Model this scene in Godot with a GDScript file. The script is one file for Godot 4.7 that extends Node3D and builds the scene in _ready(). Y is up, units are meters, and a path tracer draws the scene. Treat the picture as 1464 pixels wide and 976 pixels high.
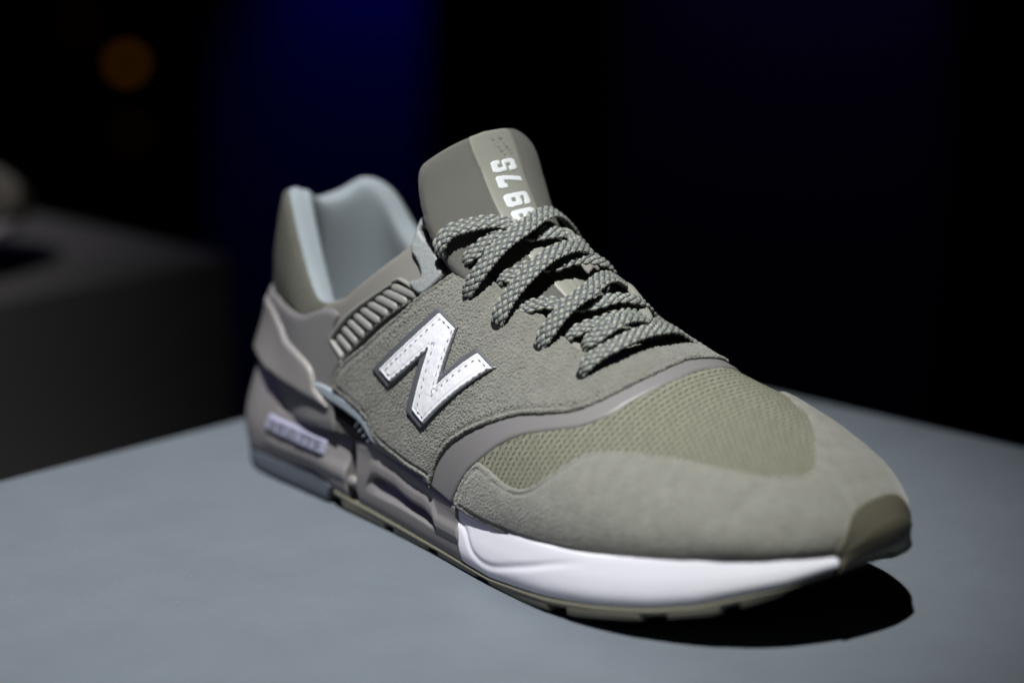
extends Node3D
# A running shoe on a display plinth under one spotlight, built in millimetres and committed in metres.
# Frame of the shoe: x from heel to toe, y up, z towards its outer side.

const MM := 0.001
var noise := FastNoiseLite.new()
var fine := FastNoiseLite.new()
var mats := {}
var outline := PackedVector3Array()   # plan of the sole (x, 0, z), a closed loop from the heel round the outer side
var outline_n := PackedVector3Array()

const APERTURE := 3.8
const KEY_FROM := Vector3(0.80, 2.25, 0.83)
const KEY_TO := Vector3(0.095, 0.0, 0.05)
const KEY_COLOR := Color(0.995, 1.0, 0.985)
const KEY_ENERGY := 17.0
const BLUE_ENERGY := 0.28
const FILL_ENERGY := 0.05
const SECOND_ENERGY := 3.2
const WASH_BLUE := 0.062
const WASH_VIOLET := 0.02
const LAMP_GLOW := 0.13
const SECOND_TIP := Vector3(-0.346, 0.0, -0.094)
const SECOND_TURN := 48.0

const QUARTER_BACK := [0.3154, 0.0500, 0.3145, 0.0600, 0.3291, 0.0884, 0.3525, 0.1280, 0.3749, 0.1683, 0.3938, 0.2104, 0.4115, 0.2525, 0.4248, 0.2905, 0.4361, 0.3185, 0.4427, 0.3367, 0.4505, 0.3587, 0.4569, 0.3712]
const QUARTER_THROAT := [0.4616, 0.3784, 0.4827, 0.3831, 0.4976, 0.3825, 0.5112, 0.3828, 0.5204, 0.3871, 0.5317, 0.3968, 0.5417, 0.4028, 0.5543, 0.4043, 0.5662, 0.4026, 0.5773, 0.4008, 0.5940, 0.4036]
const QUARTER_FRONT := [0.6436, 0.3607, 0.6305, 0.3250, 0.6060, 0.2948, 0.5818, 0.2685, 0.5583, 0.2273, 0.5405, 0.1864, 0.5231, 0.1329, 0.5127, 0.0780, 0.5095, 0.0360]
const QUARTER_TOP := [0.6542, 0.4955, 0.6550, 0.4851, 0.6558, 0.4469, 0.6507, 0.3947]
const QUARTER_BOTTOM := [0.5005, 0.0159, 0.4701, 0.0128, 0.4338, 0.0160, 0.3982, 0.0200, 0.3792, 0.0420, 0.3515, 0.0461]
const BAND_FRONT := [0.5640, 0.1540, 0.5762, 0.1984, 0.5895, 0.2332, 0.6084, 0.2625, 0.6306, 0.2904, 0.6438, 0.3088, 0.6584, 0.3447, 0.6630, 0.3745, 0.6696, 0.4268, 0.6712, 0.4662, 0.6702, 0.4896]
const BAND_NEAR := [0.5407, 0.0017, 0.5489, 0.0758, 0.5552, 0.1186]
const MUD_NEAR := [0.5449, 0.0101, 0.5460, 0.0297, 0.5506, 0.0786, 0.5572, 0.1219, 0.5657, 0.1554]
const MUD_TOP := [0.5830, 0.1540, 0.6050, 0.1467, 0.6229, 0.1503, 0.6384, 0.1683, 0.6481, 0.1990, 0.6586, 0.2343, 0.6674, 0.2665, 0.6797, 0.2866, 0.6987, 0.3027, 0.7308, 0.3226, 0.7520, 0.3322, 0.7986, 0.3528, 0.8353, 0.3767, 0.8544, 0.4109, 0.8598, 0.4439, 0.8483, 0.4754, 0.8275, 0.5010, 0.8057, 0.5234, 0.7829, 0.5483]
const N_OUTER := [0.3886, 0.1371, 0.4520, 0.3005, 0.4850, 0.3006, 0.4903, 0.2302, 0.5139, 0.3006, 0.5404, 0.3023, 0.4817, 0.1202, 0.4509, 0.1281, 0.4529, 0.2212, 0.4160, 0.1344]
const N_INNER := [0.4016, 0.1507, 0.4583, 0.2966, 0.4844, 0.2966, 0.4898, 0.2100, 0.5191, 0.2966, 0.5383, 0.2970, 0.4866, 0.1364, 0.4638, 0.1422, 0.4627, 0.2465, 0.4205, 0.1503]
const N_SEAM := [0.4116, 0.1623, 0.4640, 0.2941, 0.4840, 0.2940, 0.4892, 0.1924, 0.5229, 0.2929, 0.5365, 0.2939, 0.4904, 0.1493, 0.4739, 0.1523, 0.4693, 0.2654, 0.4238, 0.1622]
const COUNTER_TOP := [0.2044, 0.2132, 0.2416, 0.1783, 0.2725, 0.1642, 0.3086, 0.1666, 0.3223, 0.1625]
const COUNTER_FRONT := [0.3112, 0.1300, 0.3269, 0.0999, 0.3103, 0.0601]
const CLIP_LOW := [0.3051, 0.0217, 0.2814, 0.0321, 0.2475, 0.0503, 0.2058, 0.0794, 0.1618, 0.1218]
const CLIP_HIGH := [0.2081, 0.1749, 0.2225, 0.1462, 0.2569, 0.1082, 0.2759, 0.0802, 0.2816, 0.0510]
const RIM_BAND := [0.2795, 0.0601, 0.3188, 0.0474, 0.3515, 0.0461, 0.3792, 0.0420, 0.4035, 0.0187, 0.3949, 0.0100, 0.3704, 0.0260, 0.3415, 0.0281, 0.3065, 0.0321, 0.2825, 0.0461]
const CAVITY := [0.2704, 0.0587, 0.3141, 0.0457, 0.3465, 0.0424, 0.3745, 0.0381, 0.3994, 0.0157, 0.3851, 0.0040, 0.3493, 0.0000, 0.3114, 0.0080, 0.2863, 0.0221]
const TOPLINE := [0.3070, 0.1743, 0.3272, 0.1882, 0.3482, 0.2244, 0.3664, 0.2607, 0.3856, 0.3022, 0.4003, 0.3447]
const FRAME_OUT := [0.3091, 0.1202, 0.3103, 0.1302, 0.3175, 0.1402, 0.3808, 0.2508, 0.3871, 0.2666, 0.3949, 0.2793, 0.4040, 0.2854, 0.4263, 0.2959, 0.4227, 0.2846, 0.3346, 0.1018, 0.3271, 0.1011]
const FRAME_IN := [0.3150, 0.1222, 0.3163, 0.1275, 0.3218, 0.1366, 0.3839, 0.2508, 0.3895, 0.2647, 0.3955, 0.2744, 0.4029, 0.2786, 0.4220, 0.2876, 0.4194, 0.2806, 0.3369, 0.1098, 0.3310, 0.1100]
const RIB_A := [0.3151, 0.1221, 0.3899, 0.2663]
const RIB_B := [0.3378, 0.1113, 0.4244, 0.2927]
const LOOP_OUT := [0.3960, 0.3645, 0.3993, 0.3727, 0.4127, 0.3768, 0.4149, 0.3607, 0.4305, 0.3447, 0.4383, 0.3348, 0.4263, 0.2933, 0.4093, 0.2886, 0.4185, 0.3084, 0.4105, 0.3186, 0.3993, 0.3226, 0.3971, 0.3387]
const LOOP_SLOT := [0.4004, 0.3549, 0.4028, 0.3604, 0.4138, 0.3587, 0.4116, 0.3507, 0.4037, 0.3506]
const LACE_A := [0.4735, 0.3409, 2.0, 0.4778, 0.3534, 4.5, 0.4821, 0.3810, 7.0, 0.4835, 0.4185, 9.0, 0.4850, 0.4536, 10.5, 0.4778, 0.4962, 10.0]
const LACE_B := [0.4349, 0.3584, 7.9, 0.4335, 0.3684, 9.7, 0.4363, 0.3860, 10.5, 0.4464, 0.4085, 10.1, 0.4578, 0.4336, 9.0, 0.4692, 0.4511, 7.4, 0.4850, 0.4637, 5.6, 0.4907, 0.4887, 5.9, 0.4950, 0.5138, 6.0, 0.5064, 0.5213, 6.0]
const LACE_C := [0.5179, 0.3459, 2.0, 0.5179, 0.3559, 4.5, 0.5165, 0.3835, 6.0, 0.5165, 0.4185, 8.0, 0.5150, 0.4561, 9.0, 0.5150, 0.4862, 9.0]
const LACE_D := [0.4936, 0.3910, 1.3, 0.5007, 0.4110, 2.2, 0.5079, 0.4361, 4.0, 0.5179, 0.4612, 4.5, 0.5207, 0.4862, 5.5, 0.5236, 0.5113, 6.0, 0.5279, 0.5338, 6.0]
const LACE_E := [0.5594, 0.3684, 2.0, 0.5594, 0.3810, 4.5, 0.5594, 0.3960, 6.0, 0.5579, 0.4261, 8.0, 0.5565, 0.4612, 9.0, 0.5508, 0.4912, 9.0]
const LACE_F := [0.5222, 0.3835, 1.0, 0.5308, 0.3985, 2.5, 0.5393, 0.4160, 4.0, 0.5522, 0.4361, 4.0, 0.5637, 0.4637, 5.0, 0.5694, 0.4937, 6.5, 0.5751, 0.5163, 6.5]
const LACE_G := [0.5694, 0.4085, 1.0, 0.5751, 0.4311, 3.0, 0.5823, 0.4511, 4.5, 0.5866, 0.4687, 5.5, 0.5894, 0.4837, 6.0]
const LACE_H := [0.5880, 0.4135, 2.0, 0.5923, 0.4311, 4.5, 0.5951, 0.4486, 6.5, 0.5951, 0.4712, 7.0]
const LACE_I := [0.6080, 0.3759, 2.0, 0.6094, 0.3860, 4.5, 0.6123, 0.4060, 6.0, 0.6166, 0.4261, 7.0, 0.6180, 0.4536, 7.0, 0.6195, 0.4787, 7.0, 0.6223, 0.4987, 7.0]
const LACE_J := [0.4578, 0.3759, 4.7, 0.4635, 0.4010, 5.9, 0.4678, 0.4286, 7.1, 0.4750, 0.4536, 7.3]
const EYELETS := [0.4739, 0.3409, 0.5168, 0.3457, 0.5588, 0.3684, 0.6096, 0.3747]
const CAP_NEAR := [0.9922, 0.0000, 0.9989, 0.1745, 0.9700, 0.3290, 0.9412, 0.3999, 0.9366, 0.4268, 0.9356, 0.4568, 0.9311, 0.5428]

func _ready() -> void:
	# ---- camera, surroundings, lights ------------------------------------------------------------
	var cam := Camera3D.new()
	cam.name = "camera"
	add_child(cam)
	var eye := Vector3(747.9, 271.6, 549.4) * MM
	cam.look_at_from_position(eye, eye + Vector3(-0.72218638, -0.2419219, -0.64801283), Vector3.UP)
	var lens := CameraAttributesPhysical.new()
	lens.frustum_focal_length = 85.0
	lens.exposure_aperture = APERTURE
	lens.frustum_focus_distance = 0.808
	lens.frustum_near = 0.05
	lens.frustum_far = 60.0
	cam.attributes = lens
	cam.fov = 16.072
	cam.near = 0.05
	cam.far = 60.0

	var around := WorldEnvironment.new()
	around.name = "environment"
	var e := Environment.new()
	e.background_mode = Environment.BG_COLOR
	e.background_color = Color(0.0, 0.0, 0.0)
	e.tonemap_mode = Environment.TONE_MAPPER_LINEAR
	e.tonemap_exposure = 1.0
	e.sdfgi_enabled = true
	e.ssao_enabled = true
	e.ssil_enabled = true
	around.environment = e
	add_child(around)

	# the one spotlight over the plinth
	spot("plinth_spotlight", KEY_FROM, KEY_TO, KEY_COLOR, KEY_ENERGY, 0.035, 7.8, 1.0)
	# faint blue stage light from behind on the heel side
	spot("stage_spotlight", Vector3(-1.5, 0.7, 0.9), Vector3(0.0, 0.05, 0.0), Color(0.62, 0.56, 1.0), BLUE_ENERGY, 0.2, 20.0, 1.0)
	# a weak lamp over the other plinth
	spot("second_plinth_spotlight", Vector3(0.45, 1.5, 1.05), Vector3(-0.52, 0.0, 0.08), Color(1.0, 0.96, 0.95), SECOND_ENERGY, 0.06, 10.0, 1.0)
	# unseen area light, added as soft fill for the shaded sides
	var glow := AreaLight3D.new()
	glow.name = "added_room_fill"
	glow.area_size = Vector2(2.0, 2.0)
	glow.area_normalize_energy = true
	glow.light_energy = FILL_ENERGY
	glow.light_color = Color(0.75, 0.8, 1.0)
	glow.shadow_enabled = true
	glow.area_range = 12.0
	add_child(glow)
	glow.look_at_from_position(Vector3(0.3, 2.3, 2.0), Vector3(0.1, 0.05, 0.0), Vector3.UP)

	noise.seed = 7
	noise.frequency = 0.9
	fine.seed = 11
	fine.frequency = 2.2
	make_outline()
	make_materials()
	build_setting()
	build_shoe()


func spot(called: String, from: Vector3, to: Vector3, color: Color, energy: float, size: float, angle: float, blend: float) -> void:
	var l := SpotLight3D.new()
	l.name = called
	l.light_color = color
	l.light_energy = energy
	l.light_size = size
	l.spot_angle = angle
	l.spot_angle_attenuation = blend
	l.spot_range = 14.0
	l.spot_attenuation = 2.0
	l.shadow_enabled = true
	add_child(l)
	l.look_at_from_position(from, to, Vector3.UP if absf((to - from).normalized().y) < 0.98 else Vector3.RIGHT)


# ---- naming ----------------------------------------------------------------------------------------
var taken := {}

func numbered(parent: Node, called: String) -> String:
	var key := str(parent.get_instance_id()) + called
	if not taken.has(key):
		taken[key] = 0
		return called
	taken[key] += 1
	return "%s_%03d" % [called, taken[key]]


func thing(called: String, label: String, category: String, group := "") -> Node3D:
	var o := Node3D.new()
	o.name = numbered(self, called)
	add_child(o, true)
	tag(o, label, category, group)
	return o


func tag(o: Node, label: String, category: String, group := "") -> void:
	o.set_meta("label", label)
	o.set_meta("category", category)
	if group:
		o.set_meta("group", group)


func part(called: String, mesh: Mesh, material: Material, parent: Node, label := "") -> MeshInstance3D:
	var m := MeshInstance3D.new()
	m.name = numbered(parent, called)
	m.mesh = mesh
	m.material_override = material
	parent.add_child(m, true)
	if label:
		m.set_meta("label", label)
	return m


# ---- the surface of the upper ---------------------------------------------------------------------
# Each row is one arch over the foot: outer bite point, inner bite point, top, then two roundness exponents.
const ARCHES := [
	[15.0, 30.0, 12.0, 15.0, 30.0, -12.0, 10.0, 36.0, 0.0, 2.0, 2.0],
	[22.0, 28.0, 20.0, 22.0, 28.0, -20.0, 8.0, 54.0, 0.0, 2.0, 2.0],
	[34.0, 28.0, 26.5, 34.0, 28.0, -26.0, 13.0, 78.0, 0.0, 2.05, 2.0],
	[50.0, 28.0, 32.5, 50.0, 28.0, -31.0, 24.0, 114.0, 0.0, 2.2, 2.1],
	[67.0, 29.0, 37.5, 67.0, 29.0, -34.0, 44.0, 136.0, 0.0, 2.4, 2.3],
	[85.0, 30.0, 39.0, 84.0, 30.0, -35.0, 76.0, 142.0, 0.0, 2.6, 2.6],
	[104.0, 30.0, 41.0, 102.0, 30.0, -35.0, 108.0, 131.0, 0.0, 2.4, 2.4],
	[124.0, 28.0, 43.0, 122.0, 28.0, -37.0, 135.0, 114.0, 0.0, 2.2, 2.2],
	[145.0, 26.0, 46.0, 143.0, 26.0, -40.0, 158.0, 102.0, 0.0, 2.1, 2.1],
	[168.0, 22.0, 49.0, 165.0, 22.0, -42.0, 184.0, 87.0, 0.0, 2.1, 2.1],
	[192.0, 21.0, 51.0, 188.0, 21.0, -44.0, 208.0, 77.5, -1.0, 2.15, 2.15],
	[215.0, 22.5, 52.5, 208.0, 22.5, -45.0, 230.0, 70.5, -2.0, 2.2, 2.2],
	[238.0, 24.5, 50.5, 228.0, 24.5, -44.0, 250.0, 65.0, -4.0, 2.3, 2.2],
	[257.0, 27.0, 45.0, 247.0, 27.0, -41.0, 267.0, 59.0, -5.0, 2.4, 2.2],
	[274.0, 29.5, 36.0, 265.0, 29.5, -37.0, 283.0, 51.5, -6.0, 2.4, 2.2],
	[286.0, 30.5, 24.0, 280.0, 30.5, -31.0, 294.3, 43.0, -7.0, 2.3, 2.1],
	[293.0, 31.0, 10.0, 291.0, 31.0, -21.0, 300.3, 35.0, -8.0, 2.0, 2.0],
]

func arch(u: float) -> PackedFloat64Array:
	var n := ARCHES.size() - 1
	var f := clampf(u, 0.0, 1.0) * n
	var i := mini(int(f), n - 1)
	var t := f - i
	var b: Array = ARCHES[i]
	var c: Array = ARCHES[i + 1]
	var a: Array = ARCHES[maxi(i - 1, 0)]
	var d: Array = ARCHES[mini(i + 2, n)]
	var r := PackedFloat64Array()
	r.resize(12)
	var swell := clampf((u - 0.45) / 0.2, 0.0, 1.0)
	r[11] = 0.085 * swell * swell * (3.0 - 2.0 * swell)
	for k in 11:
		var pb := float(b[k])
		var pc := float(c[k])
		var pa := float(a[k]) if i > 0 else 2.0 * pb - pc
		var pd := float(d[k]) if i < n - 1 else 2.0 * pc - pb
		r[k] = 0.5 * (2.0 * pb + (pc - pa) * t + (2.0 * pa - 5.0 * pb + 4.0 * pc - pd) * t * t + (3.0 * pb - pa - 3.0 * pc + pd) * t * t * t)
	return r


func on_arch(r: PackedFloat64Array, v: float) -> Vector3:
	var th := PI * (v - 0.5 * sin(TAU * v) / TAU)
	var c := cos(th)
	var q := maxf(sin(th), 0.0)
	c = signf(c) * pow(absf(c), 2.0 / r[9]) * (1.0 + r[11] * 6.75 * q * (1.0 - q) * (1.0 - q))
	var s := pow(maxf(sin(th), 0.0), 2.0 / r[10])
	var near := Vector3(r[0], r[1], r[2])
	var far := Vector3(r[3], r[4], r[5])
	var m := (near + far) * 0.5
	return m + (near - far) * 0.5 * c + (Vector3(r[6], r[7], r[8]) - m) * s


# ---- the surface of the tongue: u runs up its length, v across from the inner to the outer side ----
const TONGUE := [[212.0, 70.0, 17.0, 8.0], [190.0, 81.5, 18.0, 9.0], [168.0, 95.0, 21.0, 13.0], [150.0, 110.5, 26.5, 19.0], [138.0, 127.0, 29.0, 15.5], [132.5, 137.0, 27.5, 9.0], [130.0, 142.0, 22.0, 5.0]]
const TONGUE_SLOPE := [[-110.0, 57.5, 5.0, 5.0], [-110.0, 62.5, 10.0, 12.5], [-100.0, 72.5, 21.3, 25.0], [-75.0, 80.0, 20.0, 6.3], [-49.3, 79.1, -2.1, -37.2], [-38.0, 73.4, -55.1, -54.6], [-35.7, 71.4, -78.6, -57.1]]
const TONGUE_AT := [0.0, 0.2, 0.4, 0.6, 0.8, 0.93, 1.0]

func tongue_row(u: float) -> PackedFloat64Array:
	var a := tongue_mid(u)
	var b := tongue_mid(minf(u + 0.06, 1.0))
	var c := tongue_mid(maxf(u - 0.06, 0.0))
	var d := Vector2(b[0] - c[0], b[1] - c[1]).normalized()
	return PackedFloat64Array([a[0], a[1], a[2], a[3], d.y, -d.x])


func tongue_mid(u: float) -> PackedFloat64Array:
	var i := 0
	while i < 5 and u > TONGUE_AT[i + 1]:
		i += 1
	var t: float = (u - TONGUE_AT[i]) / (TONGUE_AT[i + 1] - TONGUE_AT[i])
	var r := PackedFloat64Array()
	for k in 4:
		var h: float = TONGUE_AT[i + 1] - TONGUE_AT[i]
		r.append((2.0 * t * t * t - 3.0 * t * t + 1.0) * TONGUE[i][k] + (t * t * t - 2.0 * t * t + t) * h * TONGUE_SLOPE[i][k] + (3.0 * t * t - 2.0 * t * t * t) * TONGUE[i + 1][k] + (t * t * t - t * t) * h * TONGUE_SLOPE[i + 1][k])
	return r


func on_row(kind: int, r: PackedFloat64Array, v: float) -> Vector3:
	if kind == 0:
		return on_arch(r, v)
	var w := 2.0 * v - 1.0
	return Vector3(r[0] - r[4] * r[3] * w * w, r[1] - r[5] * r[3] * w * w, r[2] * w + 3.5)


func row(kind: int, u: float) -> PackedFloat64Array:
	return arch(u) if kind == 0 else tongue_row(u)


func surface(kind: int, uv: Vector2) -> Vector3:
	return on_row(kind, row(kind, uv.x), uv.y)


func surface_normal(kind: int, uv: Vector2) -> Vector3:
	var u0 := clampf(uv.x, 0.004, 0.996)
	var v0 := clampf(uv.y, 0.004, 0.996)
	var du := surface(kind, Vector2(u0 + 0.004, v0)) - surface(kind, Vector2(u0 - 0.004, v0))
	var dv := surface(kind, Vector2(u0, v0 + 0.004)) - surface(kind, Vector2(u0, v0 - 0.004))
	var n := du.cross(dv).normalized()
	return n if n.dot(surface(kind, uv) - inner(kind, u0)) > 0.0 else -n


func inner(kind: int, u: float) -> Vector3:
	if kind == 1:
		return Vector3(70, 40, 0)
	var r := arch(u)
	return (Vector3(r[0], r[1], r[2]) + Vector3(r[3], r[4], r[5])) * 0.35 + Vector3(r[6], r[7], r[8]) * 0.3


# ---- outlines ------------------------------------------------------------------------------------
func pairs(a: Array) -> PackedVector2Array:
	var p := PackedVector2Array()
	for i in a.size() / 2:
		p.append(Vector2(a[2 * i], a[2 * i + 1]))
	return p


func back(p: PackedVector2Array) -> PackedVector2Array:
	var q := p.duplicate()
	q.reverse()
	return q


func mirror(p: PackedVector2Array) -> PackedVector2Array:
	var q := PackedVector2Array()
	for a in p:
		q.append(Vector2(a.x, 1.0 - a.y))
	return q


func smooth(p: PackedVector2Array, per := 6) -> PackedVector2Array:
	var q := PackedVector2Array()
	var n := p.size()
	for i in n - 1:
		var a := p[maxi(i - 1, 0)]
		var d := p[mini(i + 2, n - 1)]
		for k in per:
			q.append(p[i].cubic_interpolate(p[i + 1], a, d, float(k) / per))
	q.append(p[n - 1])
	return q


func round_loop(p: PackedVector2Array, per := 6) -> PackedVector2Array:
	var q := PackedVector2Array()
	var n := p.size()
	for i in n:
		for k in per:
			q.append(p[i].cubic_interpolate(p[(i + 1) % n], p[(i - 1 + n) % n], p[(i + 2) % n], float(k) / per))
	return q


# ---- panels: a piece of sheet cut to an outline, laid on a surface with its own thickness and edges ----
# o: lift (height of its underside), h (thickness), edge (rounding width), e0 (share of h kept at the cut), step, rough (raggedness of the cut), uv (metres per texture), extra(p, uv, d) -> mm
func panel(kind: int, loops: Array, o: Dictionary) -> ArrayMesh:
	var lift: float = o.get("lift", 0.0)
	var h: float = o.get("h", 1.0)
	var edge: float = o.get("edge", 1.0)
	var e0: float = o.get("e0", 0.45)
	var step: float = o.get("step", 0.8)
	var rough: float = o.get("rough", 0.0)
	var under: float = o.get("under", 0.6)
	var has_extra := o.has("extra")
	var extra = o.get("extra")
	var lo := Vector2(9, 9)
	var hi := Vector2(-9, -9)
	for loop in loops:
		for p in loop:
			lo = lo.min(p)
			hi = hi.max(p)
	var mid := (lo + hi) * 0.5
	var lu := 0.0
	var lv := 0.0
	for k in 12:
		var t := k / 12.0
		for w in [0.25, 0.5, 0.75]:
			lu += surface(kind, Vector2(lerpf(lo.x, hi.x, t), lerpf(lo.y, hi.y, w))).distance_to(surface(kind, Vector2(lerpf(lo.x, hi.x, t + 1 / 12.0), lerpf(lo.y, hi.y, w)))) / 3.0
			lv += surface(kind, Vector2(lerpf(lo.x, hi.x, w), lerpf(lo.y, hi.y, t))).distance_to(surface(kind, Vector2(lerpf(lo.x, hi.x, w), lerpf(lo.y, hi.y, t + 1 / 12.0)))) / 3.0
	var nu := clampi(int(lu / step) + 2, 6, 420)
	var nv := clampi(int(lv / step) + 2, 6, 420)
	var pad := Vector2((hi.x - lo.x) / nu, (hi.y - lo.y) / nv) * 1.01
	lo -= pad
	hi += pad
	if kind == 0:
		lo = lo.max(Vector2.ZERO)
		hi = hi.min(Vector2.ONE)
	else:
		lo = lo.max(Vector2(-0.02, -0.2))
		hi = hi.min(Vector2(1.02, 1.2))
	var w1 := nv + 1
	var P := PackedVector3Array()
	P.resize((nu + 1) * w1)
	for i in nu + 1:
		var r := row(kind, lerpf(lo.x, hi.x, float(i) / nu))
		for j in w1:
			P[i * w1 + j] = on_row(kind, r, lerpf(lo.y, hi.y, float(j) / nv))
	var N := PackedVector3Array()
	N.resize(P.size())
	for i in nu + 1:
		for j in w1:
			var du := P[mini(i + 1, nu) * w1 + j] - P[maxi(i - 1, 0) * w1 + j]
			var dv := P[i * w1 + mini(j + 1, nv)] - P[i * w1 + maxi(j - 1, 0)]
			N[i * w1 + j] = du.cross(dv).normalized()
	var ci := int(nu * 0.5)
	var cj := int(nv * 0.5)
	var side := signf(N[ci * w1 + cj].dot(P[ci * w1 + cj] - inner(kind, lerpf(lo.x, hi.x, 0.5))))
	if side == 0.0:
		side = 1.0
	# signed distance to the outline
	var far := edge + 2.5 * step
	var D := PackedFloat32Array()
	D.resize(P.size())
	D.fill(far)
	for loop in loops:
		var n: int = loop.size()
		for k in n:
			var a: Vector2 = loop[k]
			var b: Vector2 = loop[(k + 1) % n]
			var pa := surface(kind, a)
			var pb := surface(kind, b)
			var m := maxi(1, int(pa.distance_to(pb) / 0.3))
			for q in m:
				var uv := a.lerp(b, float(q) / m)
				var g := pa.lerp(pb, float(q) / m) if m < 6 else surface(kind, uv)
				var fi := (uv.x - lo.x) / (hi.x - lo.x) * nu
				var fj := (uv.y - lo.y) / (hi.y - lo.y) * nv
				var gi := clampi(int(fi), 0, nu - 1)
				var gj := clampi(int(fj), 0, nv - 1)
				var cu := maxf(P[gi * w1 + gj].distance_to(P[(gi + 1) * w1 + gj]), 0.12)
				var cv := maxf(P[gi * w1 + gj].distance_to(P[gi * w1 + gj + 1]), 0.12)
				var ru := mini(int(far / cu) + 1, 14)
				var rv := mini(int(far / cv) + 1, 14)
				for i in range(maxi(0, gi - ru), mini(nu, gi + ru + 1) + 1):
					for j in range(maxi(0, gj - rv), mini(nv, gj + rv + 1) + 1):
						var x := i * w1 + j
						var dd := P[x].distance_to(g)
						if dd < D[x]:
							D[x] = dd
	for i in nu + 1:
		var u := lerpf(lo.x, hi.x, float(i) / nu) + 1e-7
		var cuts := PackedFloat32Array()
		for loop in loops:
			var n: int = loop.size()
			for k in n:
				var a: Vector2 = loop[k]
				var b: Vector2 = loop[(k + 1) % n]
				if (a.x <= u) != (b.x <= u):
					cuts.append(a.y + (b.y - a.y) * (u - a.x) / (b.x - a.x))
		cuts.sort()
		var c := 0
		for j in w1:
			var v := lerpf(lo.y, hi.y, float(j) / nv)
			while c < cuts.size() and cuts[c] < v:
				c += 1
			if c % 2 == 0:
				D[i * w1 + j] = -D[i * w1 + j]
	if rough > 0.0:
		for x in P.size():
			if absf(D[x]) < 1.5:
				D[x] += rough * noise.get_noise_3dv(P[x])
	# the sheet
	var vp := PackedVector3Array()
	var vt := PackedVector2Array()
	var base := PackedVector3Array()
	var dirs := PackedVector3Array()
	var ids := PackedInt32Array()
	ids.resize(P.size())
	ids.fill(-1)
	var tri := PackedInt32Array()
	var walls := PackedInt32Array()
	var cross := {}
	var us: float = o.get("us", 330.0)
	var vs: float = o.get("vs", 175.0)
	for i in nu:
		for j in nv:
			var q := [i * w1 + j, (i + 1) * w1 + j, (i + 1) * w1 + j + 1, i * w1 + j + 1]
			var inside := 0
			for x in q:
				if D[x] > 0.0:
					inside += 1
			if inside == 0:
				continue
			for x in q:
				if D[x] > 0.0 and ids[x] < 0:
					var iu: int = x / w1
					var jv: int = x % w1
					var uv := Vector2(lerpf(lo.x, hi.x, float(iu) / nu), lerpf(lo.y, hi.y, float(jv) / nv))
					var t := clampf(D[x] / edge, 0.0, 1.0)
					var off := lift + h * (e0 + (1.0 - e0) * sqrt(1.0 - (1.0 - t) * (1.0 - t)))
					if has_extra:
						off += extra.call(P[x], uv, D[x])
					ids[x] = vp.size()
					vp.append(P[x] + N[x] * side * off)
					base.append(P[x] + N[x] * side * (lift - under))
					dirs.append(N[x] * side)
					vt.append(Vector2(uv.x * us, uv.y * vs))
			for half in [[q[0], q[1], q[2]], [q[0], q[2], q[3]]]:
				var poly := PackedInt32Array()
				var seam := PackedInt32Array()
				for k in 3:
					var a: int = half[k]
					var b: int = half[(k + 1) % 3]
					if D[a] > 0.0:
						poly.append(ids[a])
					if (D[a] > 0.0) != (D[b] > 0.0):
						var key := Vector2i(mini(a, b), maxi(a, b))
						if not cross.has(key):
							var t := D[a] / (D[a] - D[b])
							var p := P[a].lerp(P[b], t)
							var nn := (N[a].lerp(N[b], t)).normalized() * side
							var off := lift + h * e0
							var uva := Vector2(lerpf(lo.x, hi.x, float(a / w1) / nu), lerpf(lo.y, hi.y, float(a % w1) / nv))
							var uvb := Vector2(lerpf(lo.x, hi.x, float(b / w1) / nu), lerpf(lo.y, hi.y, float(b % w1) / nv))
							var uv := uva.lerp(uvb, t)
							if has_extra:
								off += extra.call(p, uv, 0.0)
							cross[key] = vp.size()
							vp.append(p + nn * off)
							base.append(p + nn * (lift - under))
							dirs.append(nn)
							vt.append(Vector2(uv.x * us, uv.y * vs))
						var id: int = cross[key]
						poly.append(id)
						seam.append(id)
						if D[a] > 0.0:
							seam.append(1)
						else:
							seam.append(0)
				for k in range(1, poly.size() - 1):
					if side > 0.0:
						tri.append_array([poly[0], poly[k + 1], poly[k]])
					else:
						tri.append_array([poly[0], poly[k], poly[k + 1]])
				if seam.size() == 4:
					var within := -1
					for k in 3:
						if D[half[k]] > 0.0:
							within = ids[half[k]]
					walls.append_array([seam[0], seam[2], within])
	var normals := vertex_normals(vp, tri)
	for k in walls.size() / 3:
		var a := walls[3 * k]
		var b := walls[3 * k + 1]
		var at := vp.size()
		var n := (base[a] - vp[a]).cross(vp[b] - vp[a]).normalized()
		var outward := n.dot(vp[a] - vp[walls[3 * k + 2]]) > 0.0
		if not outward:
			n = -n
		vp.append_array([vp[a], vp[b], base[b], base[a]])
		vt.append_array([vt[a], vt[b], vt[b], vt[a]])
		for z in 4:
			normals.append(n)
		if outward:
			tri.append_array([at, at + 1, at + 2, at, at + 2, at + 3])
		else:
			tri.append_array([at, at + 2, at + 1, at, at + 3, at + 2])
	return commit([[vp, normals, vt, tri]])


func vertex_normals(vp: PackedVector3Array, tri: PackedInt32Array) -> PackedVector3Array:
	var n := PackedVector3Array()
	n.resize(vp.size())
	for k in tri.size() / 3:
		var a := tri[3 * k]
		var b := tri[3 * k + 1]
		var c := tri[3 * k + 2]
		var f := (vp[c] - vp[a]).cross(vp[b] - vp[a])
		n[a] += f
		n[b] += f
		n[c] += f
	for k in n.size():
		n[k] = n[k].normalized()
	return n


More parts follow.
